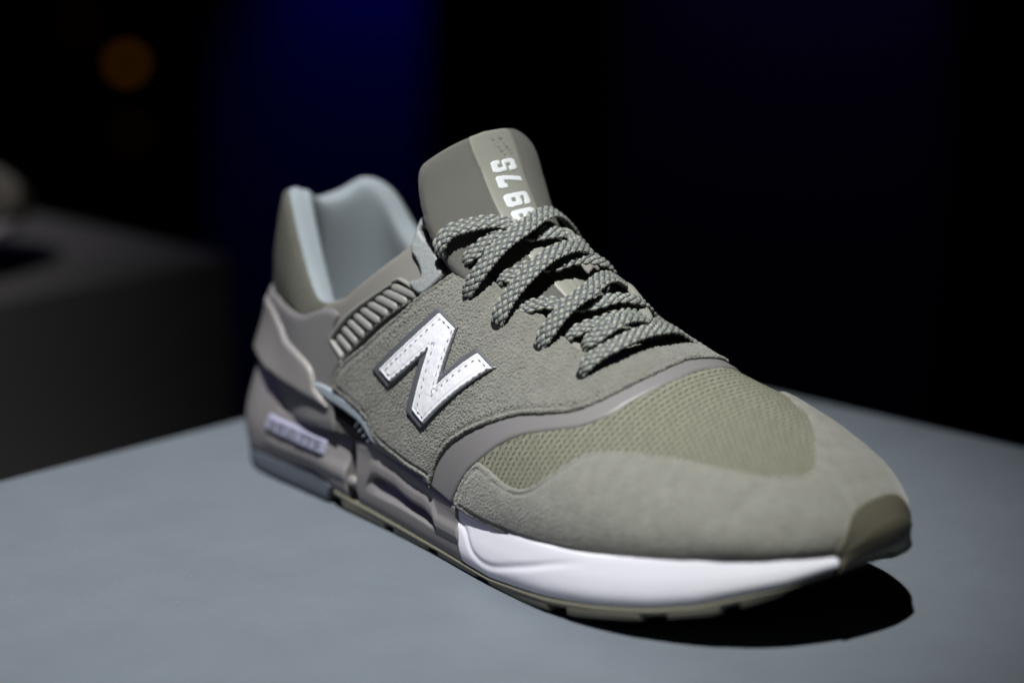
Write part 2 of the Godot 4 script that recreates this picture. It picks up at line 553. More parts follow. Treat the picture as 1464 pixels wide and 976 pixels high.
func commit(pieces: Array, tint := PackedColorArray()) -> ArrayMesh:
	var vp := PackedVector3Array()
	var vn := PackedVector3Array()
	var vt := PackedVector2Array()
	var tri := PackedInt32Array()
	for p in pieces:
		var first := vp.size()
		vp.append_array(p[0])
		vn.append_array(p[1])
		vt.append_array(p[2])
		for i in p[3]:
			tri.append(first + i)
	for i in vp.size():
		vp[i] = vp[i] * MM
	var arrays := []
	arrays.resize(Mesh.ARRAY_MAX)
	arrays[Mesh.ARRAY_VERTEX] = vp
	arrays[Mesh.ARRAY_NORMAL] = vn
	arrays[Mesh.ARRAY_TEX_UV] = vt
	arrays[Mesh.ARRAY_INDEX] = tri
	if tint.size() == vp.size():
		arrays[Mesh.ARRAY_COLOR] = tint
	var m := ArrayMesh.new()
	m.add_surface_from_arrays(Mesh.PRIMITIVE_TRIANGLES, arrays)
	return m


# a net of points: rows of equal length; out decides which way it faces
func net(rows: Array, flip := false, closed_rows := false, around_too := false) -> Array:
	var nr := rows.size()
	var nc: int = rows[0].size()
	var vp := PackedVector3Array()
	var vt := PackedVector2Array()
	var tri := PackedInt32Array()
	for i in nr:
		var run := 0.0
		for j in nc:
			if j > 0:
				run += rows[i][j].distance_to(rows[i][j - 1])
			vp.append(rows[i][j])
			vt.append(Vector2(i * 1.0, run))
	for i in (nr if around_too else nr - 1):
		for j in (nc if closed_rows else nc - 1):
			var a := i * nc + j
			var b := ((i + 1) % nr) * nc + j
			var c := ((i + 1) % nr) * nc + (j + 1) % nc
			var d := i * nc + (j + 1) % nc
			if flip:
				tri.append_array([a, b, c, a, c, d])
			else:
				tri.append_array([a, c, b, a, d, c])
	return [vp, vertex_normals(vp, tri), vt, tri]


func spline3(p: PackedVector3Array, per: int, closed := false) -> PackedVector3Array:
	var q := PackedVector3Array()
	var n := p.size()
	for i in (n if closed else n - 1):
		var a := p[(i - 1 + n) % n] if closed else p[maxi(i - 1, 0)]
		var b := p[(i + 1) % n]
		var d := p[(i + 2) % n] if closed else p[mini(i + 2, n - 1)]
		for k in per:
			q.append(p[i].cubic_interpolate(b, a, d, float(k) / per))
	if not closed:
		q.append(p[n - 1])
	return q


func tube(path: PackedVector3Array, r: float, sides := 8) -> Array:
	var rows := []
	var b := Vector3.ZERO
	for i in path.size():
		var t := (path[mini(i + 1, path.size() - 1)] - path[maxi(i - 1, 0)]).normalized()
		if b == Vector3.ZERO:
			b = t.cross(Vector3.UP if absf(t.y) < 0.9 else Vector3.RIGHT).normalized()
		b = (b - t * b.dot(t)).normalized()
		var c := t.cross(b)
		var ring := PackedVector3Array()
		var rr := r * (0.35 if i == 0 or i == path.size() - 1 else 1.0)
		for k in sides:
			ring.append(path[i] + (b * cos(TAU * k / sides) + c * sin(TAU * k / sides)) * rr)
		rows.append(ring)
	return net(rows, false, true)


# a row of stitches: short threads along a line on a surface
func stitches(kind: int, line: PackedVector2Array, height: float, long: float, gap: float, r: float, closed := false) -> ArrayMesh:
	var pts := PackedVector3Array()
	var nor := PackedVector3Array()
	var n := line.size()
	for k in (n if closed else n - 1):
		var m := maxi(1, int(surface(kind, line[k]).distance_to(surface(kind, line[(k + 1) % n])) / 0.4))
		for q in m:
			var uv := line[k].lerp(line[(k + 1) % n], float(q) / m)
			var nn := surface_normal(kind, uv)
			pts.append(surface(kind, uv) + nn * height)
			nor.append(nn)
	var pieces := []
	var run := 0.0
	var path := PackedVector3Array()
	for i in range(1, pts.size()):
		run += pts[i].distance_to(pts[i - 1])
		if run < long:
			var t := run / long
			path.append(pts[i] + nor[i] * r * ((1.6 * sin(PI * t) - 0.9) if long < 50.0 else 0.2))
		elif run > long + gap:
			if path.size() > 2:
				pieces.append(tube(path, r, 6))
			path = PackedVector3Array()
			run = 0.0
	if path.size() > 2:
		pieces.append(tube(path, r, 6))
	return commit(pieces)


# ---- the sole --------------------------------------------------------------------------------------
const PLAN := [0.0, 0.0, 1.5, 12.0, 8.0, 23.5, 20.0, 31.5, 36.0, 34.7, 60.0, 36.7, 100.0, 40.0, 140.0, 45.0, 180.0, 52.0, 215.0, 56.0, 245.0, 53.0, 270.0, 43.0, 287.0, 30.0, 296.5, 14.0, 300.0, -2.0, 299.0, -15.0, 293.0, -27.0, 280.0, -37.0, 262.0, -44.0, 235.0, -49.0, 205.0, -49.0, 170.0, -45.5, 130.0, -39.5, 90.0, -36.5, 60.0, -35.5, 36.0, -34.0, 20.0, -31.0, 8.0, -23.5, 1.5, -12.0]
const TOP_OF_SOLE := [-5.0, 41.0, 50.0, 40.0, 72.0, 37.0, 82.0, 34.5, 90.0, 32.0, 95.0, 31.6, 110.0, 31.2, 125.0, 28.3, 139.0, 26.4, 158.0, 23.7, 168.0, 22.4, 187.0, 22.3, 208.0, 23.6, 232.0, 25.6, 248.0, 28.0, 270.0, 30.7, 287.0, 31.9, 302.0, 32.5]
const TOP_OF_TREAD := [-5.0, 8.0, 25.0, 8.0, 43.0, 9.0, 66.0, 10.5, 73.0, 9.0, 79.0, 7.0, 90.0, 6.0, 137.0, 3.7, 165.0, 3.2, 181.0, 2.8, 213.0, 5.8, 236.0, 8.9, 255.0, 12.0, 268.0, 15.1, 280.0, 19.5, 290.0, 23.0, 296.0, 26.5, 302.0, 28.5]
const UNDER_TREAD := [-5.0, 3.5, 8.0, 1.2, 25.0, 0.0, 200.0, 0.0, 213.0, 0.9, 225.0, 2.2, 250.0, 6.6, 261.0, 9.2, 272.0, 11.8, 283.0, 16.4, 293.0, 21.4, 298.0, 25.0, 302.0, 27.5]

func along(table: Array, x: float) -> float:
	var n := table.size() / 2
	if x <= table[0]:
		return table[1]
	for i in n - 1:
		if x <= table[2 * i + 2]:
			var t: float = (x - table[2 * i]) / (table[2 * i + 2] - table[2 * i])
			return lerpf(table[2 * i + 1], table[2 * i + 3], t)
	return table[2 * n - 1]


# the same with a smooth curve through the entries
func curved(table: Array, x: float) -> float:
	var n := table.size() / 2
	if x <= table[0]:
		return table[1]
	if x >= table[2 * n - 2]:
		return table[2 * n - 1]
	var i := 0
	while x > table[2 * i + 2]:
		i += 1
	var h: float = table[2 * i + 2] - table[2 * i]
	var t: float = (x - table[2 * i]) / h
	var a := maxi(i - 1, 0)
	var d := mini(i + 2, n - 1)
	var m0: float = (table[2 * i + 3] - table[2 * a + 1]) / (table[2 * i + 2] - table[2 * a])
	var m1: float = (table[2 * d + 1] - table[2 * i + 1]) / (table[2 * d] - table[2 * i])
	return (2.0 * t * t * t - 3.0 * t * t + 1.0) * table[2 * i + 1] + (t * t * t - 2.0 * t * t + t) * h * m0 + (3.0 * t * t - 2.0 * t * t * t) * table[2 * i + 3] + (t * t * t - t * t) * h * m1


func make_outline() -> void:
	var p := PackedVector3Array()
	for q in pairs(PLAN):
		p.append(Vector3(q.x, 0, q.y))
	var dense := spline3(p, 30, true)
	var total := 0.0
	for i in dense.size():
		total += dense[i].distance_to(dense[(i + 1) % dense.size()])
	var n := int(total / 0.5)
	var step := total / n
	var run := 0.0
	var want := 0.0
	for i in dense.size():
		var a := dense[i]
		var b := dense[(i + 1) % dense.size()]
		var l := a.distance_to(b)
		while want < run + l and outline.size() < n:
			outline.append(a.lerp(b, (want - run) / l))
			want += step
		run += l
	for i in outline.size():
		var t := outline[(i + 3) % outline.size()] - outline[(i - 3 + outline.size()) % outline.size()]
		outline_n.append(Vector3(-t.z, 0, t.x).normalized() * -1.0)
	var k := outline.size() / 4
	if outline_n[k].z < 0.0:
		for i in outline_n.size():
			outline_n[i] = -outline_n[i]


# place on the plan where the outer (or inner) side passes x
func at_x(x: float, outer := true) -> int:
	var half := 0
	for i in outline.size():
		if outline[i].x > outline[half].x:
			half = i
	if outer:
		for i in half:
			if outline[i].x >= x:
				return i
		return half
	for i in range(half, outline.size()):
		if outline[i].x <= x:
			return i
	return outline.size() - 1


# a wall that follows the plan from one place to another; profile gives how far it stands out at each height
func wall(i0: int, i1: int, top: Array, low: Array, profile: Array, o := {}) -> Array:
	var n := outline.size()
	var count := i1 - i0
	var stride: int = o.get("stride", 1)
	var rows_n: int = o.get("rows", 40)
	var deep: float = o.get("deep", 7.0)
	var slant0: float = o.get("slant0", 0.0)
	var slant1: float = o.get("slant1", 0.0)
	var press = o.get("press")
	var stand: float = o.get("stand", 0.0)
	var has_press := o.has("press")
	var columns := []
	var steps := count / stride
	for c in steps + 1:
		var col := PackedVector3Array()
		var s := float(c) / steps
		for r in rows_n + 1:
			var t := float(r) / rows_n
			var f := i0 + s * count + (slant0 * (1.0 - s) + slant1 * s) * (1.0 - t) * 2.0
			var i := posmod(int(floor(f)), n)
			var w: float = f - floor(f)
			var p := outline[i].lerp(outline[(i + 1) % n], w)
			var d := outline_n[i].lerp(outline_n[(i + 1) % n], w).normalized()
			var y0 := along(low, p.x)
			var y1 := along(top, p.x)
			var y := lerpf(y0, y1, t)
			var off := curved(profile, t) + stand
			if has_press:
				off += press.call(p.x, y, p.z, t)
			if r == 0:
				col.append(Vector3(p.x, y, p.z) + d * (off - deep))
			var end := minf(s, 1.0 - s) * count * 0.5
			if end < 0.8 and not o.has("flat_ends"):
				off -= 0.8 - sqrt(maxf(0.0, 0.64 - (0.8 - end) * (0.8 - end)))
			col.append(Vector3(p.x, y, p.z) + d * off)
			if r == rows_n:
				col.append(Vector3(p.x, y + o.get("lip", 0.0), p.z) + d * (off - deep))
		columns.append(col)
	var pieces := [net(columns, o.get("flip", false))]
	for end in [0, steps]:
		var a: PackedVector3Array = columns[end]
		var b := PackedVector3Array()
		var i := posmod(i0 + int(float(end) / steps * count), n)
		for k in a.size():
			var q := a[k]
			if k > 0 and k < a.size() - 1:
				q -= outline_n[i] * deep
			b.append(q)
		pieces.append(net([a, b], end == 0))
	return pieces


func slab(i_in: float, y0: Callable, y1: Callable) -> Array:
	var ring_low := PackedVector3Array()
	var ring_up := PackedVector3Array()
	var spine_low := PackedVector3Array()
	var spine_up := PackedVector3Array()
	for k in range(0, outline.size(), 4):
		var p := outline[k] - outline_n[k] * i_in
		var m := Vector3(clampf(p.x, 30, 275), 0, 0)
		ring_low.append(Vector3(p.x, y0.call(p.x), p.z))
		ring_up.append(Vector3(p.x, y1.call(p.x), p.z))
		spine_low.append(Vector3(m.x, y0.call(m.x), m.z))
		spine_up.append(Vector3(m.x, y1.call(m.x), m.z))
	return [net([spine_up, ring_up], true, true), net([ring_up, ring_low], true, true), net([ring_low, spine_low], true, true)]


# distance from a point to a line of points in the (x, y) plane
func line_distance(p: Vector2, line: PackedVector2Array) -> float:
	var best := 1e9
	for k in line.size() - 1:
		best = minf(best, p.distance_to(Geometry2D.get_closest_point_to_segment(p, line[k], line[k + 1])))
	return best


func bump(x: float, a: float, b: float, soft: float) -> float:
	return smoothstep(a - soft, a + soft, x) * (1.0 - smoothstep(b - soft, b + soft, x))


const GROOVE := [102.0, 13.5, 106.0, 18.6, 110.1, 19.3, 122.1, 18.4, 129.0, 16.6, 133.7, 15.8, 141.3, 15.4, 146.5, 13.8, 149.2, 10.2]
const RIDGE := [100.0, 12.0, 124.6, 11.9, 140.0, 10.9, 149.4, 9.9]
var emboss := pairs([162.0, 18.5, 167.4, 16.0, 172.7, 9.6, 182.6, 7.9, 198.7, 12.3, 219.9, 19.1, 234.4, 23.0])
var emboss_smooth := PackedVector2Array()

func press_middle(x: float, y: float, z: float, _t: float) -> float:
	if z < 0.0:
		return 0.0
	var off := 0.0
	if x > 101.0 and x < 149.6:
		var g := along(GROOVE, x)
		var r := along(RIDGE, x)
		if y > r - 1.0 and y < g + 1.0 and g > r:
			var f := clampf((y - r) / maxf(g - r, 0.1), 0.0, 1.0)
			var d := 5.2 * smoothstep(101.0, 112.0, x) * smoothstep(150.0, 143.0, x)
			off -= d * pow(f, 1.1) * (1.0 - smoothstep(g - 0.6, g + 0.6, y))
	# the raised fold above the scoop
	off += 0.9 * bump(y, along(GROOVE, x) + 1.0, along(GROOVE, x) + 5.5, 1.6) * smoothstep(100.0, 112.0, x)
	return off


func press_front(x: float, y: float, z: float, _t: float) -> float:
	if x > 240.0 or x < 156.0:
		return 0.0
	var yy := y
	var d := line_distance(Vector2(x, yy), emboss_smooth)
	var fade := 1.0 - smoothstep(205.0, 236.0, x)
	return (-0.38 * exp(-d * d / 1.6) + 0.0 * z) * fade


# the rim of the tread runs in under the toe bumper
func tuck_toe(x: float, _y: float, _z: float, _t: float) -> float:
	return -5.5 * smoothstep(292.5, 298.5, x)


# the rubber bumper: up the end of the sole and over the suede, from the outer side round to the inner side
func toe_cap_net() -> Array:
	var rows := []
	var n := 64
	for k in n + 1:
		var v := lerpf(0.012, 0.988, float(k) / n)
		var w := minf(v, 1.0 - v)
		var top := curved(CAP_EDGE, w)
		var at := surface(0, Vector2(1.0, v))
		var best := 0
		for i in range(at_x(280.0), at_x(276.0, false)):
			if Vector2(outline[i].x - at.x, outline[i].z - at.z).length() < Vector2(outline[best].x - at.x, outline[best].z - at.z).length():
				best = i
		var p := outline[best]
		var d := outline_n[best]
		at = at.lerp(Vector3(p.x, at.y, p.z), 0.6)
		var y0 := along(UNDER_TREAD, p.x)
		var e := minf(minf(k, n - k) / 3.0, 1.0)
		var fat := 1.9 * sqrt(e) - 0.6
		var col := PackedVector3Array()
		var tuck := smoothstep(0.08, 0.3, w)
		col.append(Vector3(p.x, y0 + 0.6, p.z) - d * (6.0 + 4.0 * tuck))
		col.append(Vector3(p.x, y0 + 0.2, p.z) - d * (1.9 + 3.2 * tuck))
		col.append(Vector3(p.x, lerpf(y0, at.y, 0.4), p.z) + d * (fat * 0.75 + 0.1 - 1.1 * tuck))
		var sn := surface_normal(0, Vector2(0.985, v))
		col.append(at + sn * (fat + 0.3) - Vector3(0, 0.6, 0))
		for f in [0.25, 0.5, 0.75, 0.93]:
			var uv := Vector2(lerpf(1.0, top, f), v)
			var q := surface(0, uv)
			q = q.lerp(Vector3(p.x, q.y, p.z), 0.3 * pow(1.0 - f, 2.0))
			col.append(q + surface_normal(0, uv) * (fat + 1.2 * e * (1.0 - 0.3 * f)))
		var last := Vector2(top - 0.001, v)
		col.append(surface(0, last) + surface_normal(0, last) * (fat + 0.7))
		last.x -= 0.002
		col.append(surface(0, last) + surface_normal(0, last) * 0.0)
		rows.append(spline3(col, 5))
	return net(rows)


const CAP_EDGE := [0.0, 0.996, 0.10, 0.992, 0.20, 0.988, 0.30, 0.972, 0.36, 0.955, 0.40, 0.942, 0.43, 0.936, 0.46, 0.933, 0.50, 0.932]

func press_heel(x: float, y: float, z: float, _t: float) -> float:
	var off := 0.0
	# the long recess under the clip, with its ledge
	var rec := bump(x, 44.0, 70.0, 3.0)
	var floor_y := 29.0
	var k := smoothstep(floor_y - 0.5, floor_y + 0.5, y)
	off -= 2.2 * rec * k
	# the block in front of it, a little sunk towards the middle piece
	off -= 0.6 * bump(x, 79.0, 99.0, 2.5) * smoothstep(12.0, 24.0, y)
	# fold below the label
	off += 0.8 * bump(y, 13.0, 18.0, 2.0) * smoothstep(30.0, 40.0, x)
	if z < 0.0:
		return off * 0.9
	return off


func quad_on_wall(corners: Array, stand: float, profile: Array, top: Array, low: Array, nx := 40, ny := 12) -> Array:
	# a raised plate on the outer wall; corners as (x, y): top rear, top front, low front, low rear
	var rows := []
	for i in nx + 1:
		var col := PackedVector3Array()
		for j in ny + 1:
			var s := float(i) / nx
			var t := float(j) / ny
			var q: Vector2 = corners[0].lerp(corners[1], s).lerp(corners[3].lerp(corners[2], s), t)
			var k := at_x(q.x)
			var f := 0.0
			if k > 0 and outline[k].x > outline[k - 1].x:
				f = (q.x - outline[k - 1].x) / (outline[k].x - outline[k - 1].x)
			var p := outline[maxi(k - 1, 0)].lerp(outline[k], f)
			var h := curved(profile, clampf((q.y - along(low, q.x)) / (along(top, q.x) - along(low, q.x)), 0, 1))
			var e := minf(minf(s, 1 - s) * nx, minf(t, 1 - t) * ny)
			col.append(Vector3(p.x, q.y, p.z) + outline_n[k] * (h + (stand if e > 0.5 else -0.4)))
		rows.append(col)
	return net(rows, true)


func wall_point(x: float, y: float, stand: float) -> Vector3:
	var k := at_x(x)
	return Vector3(outline[k].x, y, outline[k].z) + outline_n[k] * stand


const HEEL_PROFILE := [0.0, -1.6, 0.12, -0.4, 0.35, 0.0, 0.6, -1.6, 1.0, -5.5]
const MIDDLE_PROFILE := [0.0, -1.6, 0.15, -0.5, 0.4, 0.0, 0.75, -0.3, 0.93, -0.1, 1.0, -1.0]
const FRONT_PROFILE := [0.0, -1.9, 0.08, -0.8, 0.25, 0.0, 0.5, 0.0, 0.75, -0.5, 0.92, -1.0, 0.975, -1.4, 1.0, -2.4]
const TREAD_PROFILE := [0.0, -2.6, 0.5, -2.0, 0.8, -1.7, 1.0, -1.9]

func build_sole(shoe: Node3D) -> void:
	emboss_smooth = smooth(emboss, 5)
	var n := outline.size()
	# heel unit: from the outer side round the back to the inner side
	var heel_from := at_x(92.0, false)
	var heel_to := at_x(89.3) + n
	var heel := part("midsole_heel", commit(wall(heel_from, heel_to, TOP_OF_SOLE, TOP_OF_TREAD, HEEL_PROFILE, {"press": press_heel, "rows": 56, "lip": 1.0})), mats.foam, shoe)
	# the label on it
	var lab: Array = [Vector2(37.5, 26.4), Vector2(77.2, 25.2), Vector2(76.0, 18.9), Vector2(34.8, 20.2)]
	var plate := part("heel_label", commit([quad_on_wall(lab, 1.3, HEEL_PROFILE, TOP_OF_SOLE, TOP_OF_TREAD)]), mats.label, heel, "pale lavender raised label with moulded lettering")
	plate.set_meta("label", "pale lavender raised label with moulded lettering")
	letters_on_wall("REVLITE", 40.5, 74.0, 20.5, 24.9, 1.5, mats.label_letters, heel)
	# middle unit, on both sides
	var mid_outer := part("midsole_shank", commit(wall(at_x(95.5), at_x(161.5), TOP_OF_SOLE, TOP_OF_TREAD, MIDDLE_PROFILE, {"press": press_middle, "rows": 60, "slant1": 4.0, "lip": -1.5})), mats.foam, shoe)
	var nub := SphereMesh.new()
	nub.radius = 2.6 * MM
	nub.height = 5.2 * MM
	nub.radial_segments = 20
	nub.rings = 10
	var knob := part("moulded_nub", nub, mats.foam, mid_outer)
	knob.position = wall_point(92.6, 13.4, -1.2) * MM
	knob.scale = Vector3(1.2, 0.85, 0.8)
	part("midsole_shank", commit(wall(at_x(161.0, false), at_x(96.0, false), TOP_OF_SOLE, TOP_OF_TREAD, MIDDLE_PROFILE, {"rows": 24, "stride": 2})), mats.foam, shoe)
	# white forefoot, round the toe
	part("midsole_forefoot", commit(wall(at_x(160.2), at_x(297.4), TOP_OF_SOLE, TOP_OF_TREAD, FRONT_PROFILE, {"press": press_front, "rows": 48, "slant0": 4.0, "lip": -1.0}) + wall(at_x(294.5, false), at_x(162.0, false), TOP_OF_SOLE, TOP_OF_TREAD, FRONT_PROFILE, {"rows": 24, "stride": 2})), mats.white_foam, shoe, "white foam forefoot wedge of the midsole")
	# inside: a dark sock liner, and the body of the sole under it
	var liner := slab(12.0, func(x): return along(TOP_OF_TREAD, x) + 0.8, func(x): return along(TOP_OF_SOLE, x) - 3.0)
	part("insole", commit(liner), mats.inside, shoe)
	# outsole: a thin sheet, and the lugs cut into its rim
	var tread := part("outsole", commit(slab(7.0, func(x): return along(UNDER_TREAD, x) + 2.2, func(x): return along(TOP_OF_TREAD, x) + 0.6)), mats.tread, shoe)
	var rim := wall(at_x(79.0), at_x(79.0, false), TOP_OF_TREAD, ONE_UP, [0.0, -1.4, 0.6, -0.9, 1.0, -1.4], {"rows": 6, "stride": 2, "deep": 5.0, "lip": 0.3, "press": tuck_toe})
	part("outsole_rim", commit(rim), mats.tread, tread)
	var cuts := [[83.0, 112.0], [117.0, 140.5], [146.0, 172.5], [179.0, 213.5], [221.0, 251.5], [258.5, 275.5], [279.0, 290.0]]
	for outer in [true, false]:
		for c in cuts:
			var a := at_x(c[0] + 0.5, outer)
			var b := at_x(c[1] - 0.5, outer)
			part("tread_lug", commit(wall(mini(a, b), maxi(a, b), ONE_UP_MORE, UNDER_TREAD, [0.0, -2.8, 0.25, -1.8, 1.0, -1.2], {"rows": 8, "stride": 1, "deep": 12.0})), mats.tread, tread)
	# crash pad under the heel, blue grey
	part("crash_pad", commit(wall(at_x(79.5, false), at_x(78.0) + n, TOP_OF_TREAD, UNDER_TREAD, [0.0, -3.0, 0.3, -1.6, 1.0, -1.2], {"rows": 12, "deep": 14.0, "slant1": -5.0})), mats.crash, tread, "blue grey rubber crash pad under the heel")


const ONE_UP := [-5.0, 5.0, 79.0, 5.0, 90.0, 3.6, 137.0, 2.2, 165.0, 1.9, 181.0, 1.6, 213.0, 3.6, 236.0, 6.6, 255.0, 9.7, 268.0, 12.8, 280.0, 17.3, 290.0, 21.4, 296.0, 25.2, 302.0, 27.6]
const ONE_UP_MORE := [-5.0, 5.4, 79.0, 5.4, 90.0, 4.0, 137.0, 2.6, 165.0, 2.3, 181.0, 2.0, 213.0, 4.0, 236.0, 7.0, 255.0, 10.1, 268.0, 13.2, 280.0, 17.7, 290.0, 21.8, 296.0, 25.6, 302.0, 28.0]

func letters_on_wall(text: String, x0: float, x1: float, y0: float, y1: float, stand: float, m: Material, parent: Node) -> void:
	var tm := TextMesh.new()
	var f := SystemFont.new()
	f.font_names = PackedStringArray(["Droid Sans"])
	f.font_weight = 700
	tm.font = f
	tm.text = text
	tm.font_size = 32
	tm.pixel_size = 0.1
	tm.depth = 0.2
	tm.curve_step = 1.0
	var arrays := tm.get_mesh_arrays()
	var v: PackedVector3Array = arrays[Mesh.ARRAY_VERTEX]
	var lo := v[0]
	var hi := v[0]
	for p in v:
		lo = lo.min(p)
		hi = hi.max(p)
	for i in v.size():
		var sx := (v[i].x - lo.x) / (hi.x - lo.x)
		var sy := (v[i].y - lo.y) / (hi.y - lo.y)
		var x := lerpf(x0, x1, sx)
		var y := lerpf(y0, y1, sy) - 0.9 * sx + 0.35
		var h := curved(HEEL_PROFILE, clampf((y - along(TOP_OF_TREAD, x)) / (along(TOP_OF_SOLE, x) - along(TOP_OF_TREAD, x)), 0, 1))
		var k := at_x(x)
		var f2 := 0.0
		if k > 0 and outline[k].x > outline[k - 1].x:
			f2 = (x - outline[k - 1].x) / (outline[k].x - outline[k - 1].x)
		var p := outline[maxi(k - 1, 0)].lerp(outline[k], f2)
		v[i] = (Vector3(p.x, y, p.z) + outline_n[k] * (h + stand + (0.25 if v[i].z > 0.0 else -0.3))) * MM
	arrays[Mesh.ARRAY_VERTEX] = v
	var mesh := ArrayMesh.new()
	mesh.add_surface_from_arrays(Mesh.PRIMITIVE_TRIANGLES, arrays)
	part("label_lettering", mesh, m, parent)


# ---- the collar ------------------------------------------------------------------------------------
# Stations from the outer front round the heel to the inner front: top x y z, pad thickness, foot of the outer face x y z.
const COLLAR := [
	[119.0, 104.5, 25.5, 3.0, 114.0, 84.0, 32.0],
	[97.5, 90.0, 28.5, 4.0, 96.0, 70.0, 34.0],
	[79.0, 77.5, 30.0, 6.5, 80.0, 60.0, 34.5],
	[66.5, 74.5, 29.0, 9.0, 66.0, 58.0, 34.5],
	[55.0, 81.5, 25.0, 10.5, 54.0, 60.0, 31.5],
	[44.0, 96.0, 21.5, 11.0, 42.0, 62.0, 28.0],
	[35.0, 108.5, 18.0, 11.0, 31.0, 62.0, 24.0],
	[27.5, 107.5, 11.0, 10.5, 20.0, 63.0, 17.5],
	[23.0, 102.5, 0.0, 9.5, 11.0, 64.0, 0.0],
	[24.0, 104.0, -11.0, 10.0, 16.0, 63.0, -18.0],
	[28.5, 108.5, -20.0, 11.0, 24.0, 62.0, -25.0],
	[36.0, 104.5, -26.0, 11.0, 36.0, 62.0, -29.5],
	[47.0, 90.0, -29.0, 10.5, 50.0, 60.0, -32.0],
	[62.0, 78.0, -31.0, 9.0, 65.0, 58.0, -33.5],
	[80.0, 77.0, -30.5, 6.5, 80.0, 60.0, -33.5],
	[98.0, 90.0, -28.5, 4.0, 96.0, 70.0, -33.0],
	[118.0, 104.0, -25.5, 3.0, 113.0, 84.0, -31.0],
]

func build_collar(shoe: Node3D) -> void:
	var tops := PackedVector3Array()
	for s in COLLAR:
		tops.append(Vector3(s[0], s[1], s[2]))
	var n := COLLAR.size()
	var sections := []
	for i in n:
		var s: Array = COLLAR[i]
		var t := tops[i]
		var d := tops[mini(i + 1, n - 1)] - tops[maxi(i - 1, 0)]
		var out := Vector3(d.z, 0, -d.x).normalized()
		if out.dot(t - Vector3(70, 0, 0) * Vector3(1, 0, 1)) < 0.0 and absf(t.z) > 15.0 and out.z * t.z < 0.0:
			out = -out
		if i == 8 and out.x > 0.0:
			out = -out
		var w: float = s[3]
		var foot := Vector3(s[4], s[5], s[6])
		var near_top := t + out * w * 0.48 - Vector3(0, w * 0.42, 0)
		var mid := foot.lerp(near_top, 0.5) + out * w * 0.16
		var low := t.y - 42.0
		var c := PackedVector3Array([
			foot, mid, near_top, t + out * w * 0.2 - Vector3(0, w * 0.06, 0), t - out * w * 0.2 - Vector3(0, w * 0.06, 0),
			t - out * w * 0.58 - Vector3(0, w * 0.55, 0), t - out * (w * 0.12) - Vector3(0, low * 0.62, 0), Vector3(t.x, 42, t.z) + out * w * 0.1, Vector3(t.x, 35, t.z) - out * w * 0.1])
		sections.append(spline3(c, 7))
	# smooth along the path as well
	var m: int = sections[0].size()
	var rows := []
	for j in m:
		var line := PackedVector3Array()
		for i in n:
			line.append(sections[i][j])
		rows.append(spline3(line, 8))
	var outside := rows.slice(0, 22)
	var inside := rows.slice(21, m)
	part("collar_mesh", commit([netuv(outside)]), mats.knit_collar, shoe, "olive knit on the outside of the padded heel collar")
	part("collar_lining", commit([netuv(inside)]), mats.lining, shoe, "smooth blue grey padded lining round the foot opening")


func netuv(rows: Array) -> Array:
	var a := net(rows, true)
	var nc: int = rows[0].size()
	var vt := PackedVector2Array()
	vt.resize(a[0].size())
	for j in nc:
		var run := 0.0
		for i in rows.size():
			if i > 0:
				run += rows[i][j].distance_to(rows[i - 1][j])
			vt[i * nc + j] = Vector2(run, j * 1.9)
	a[2] = vt
	return a


# ---- laces -----------------------------------------------------------------------------------------
# height of the braid, and which of its two sets of yarn is on top
func braid(s: float, t: float) -> Vector2:
	var a := s / 3.5 + t / 2.5
	var b := s / 3.5 - t / 2.5
	var fa := a - floorf(a) - 0.5
	var fb := b - floorf(b) - 0.5
	var which := posmod(int(floorf(a)) + int(floorf(b)), 2)
	if which == 1:
		var k := fa
		fa = fb
		fb = k
	var h := sqrt(maxf(0.0, 1.0 - 6.0 * fa * fa)) * (0.2 + 0.8 * sqrt(maxf(0.0, cos(PI * fb * 0.98))))
	return Vector2(h - 0.14 * exp(-fa * fa / 0.006), which)


# yarn tones with painted shade: darker bluer grey for the shaded slant, near-black gaps
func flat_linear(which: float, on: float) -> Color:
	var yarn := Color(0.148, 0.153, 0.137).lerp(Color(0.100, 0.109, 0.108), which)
	return Color(0.030, 0.034, 0.036).lerp(yarn, on)


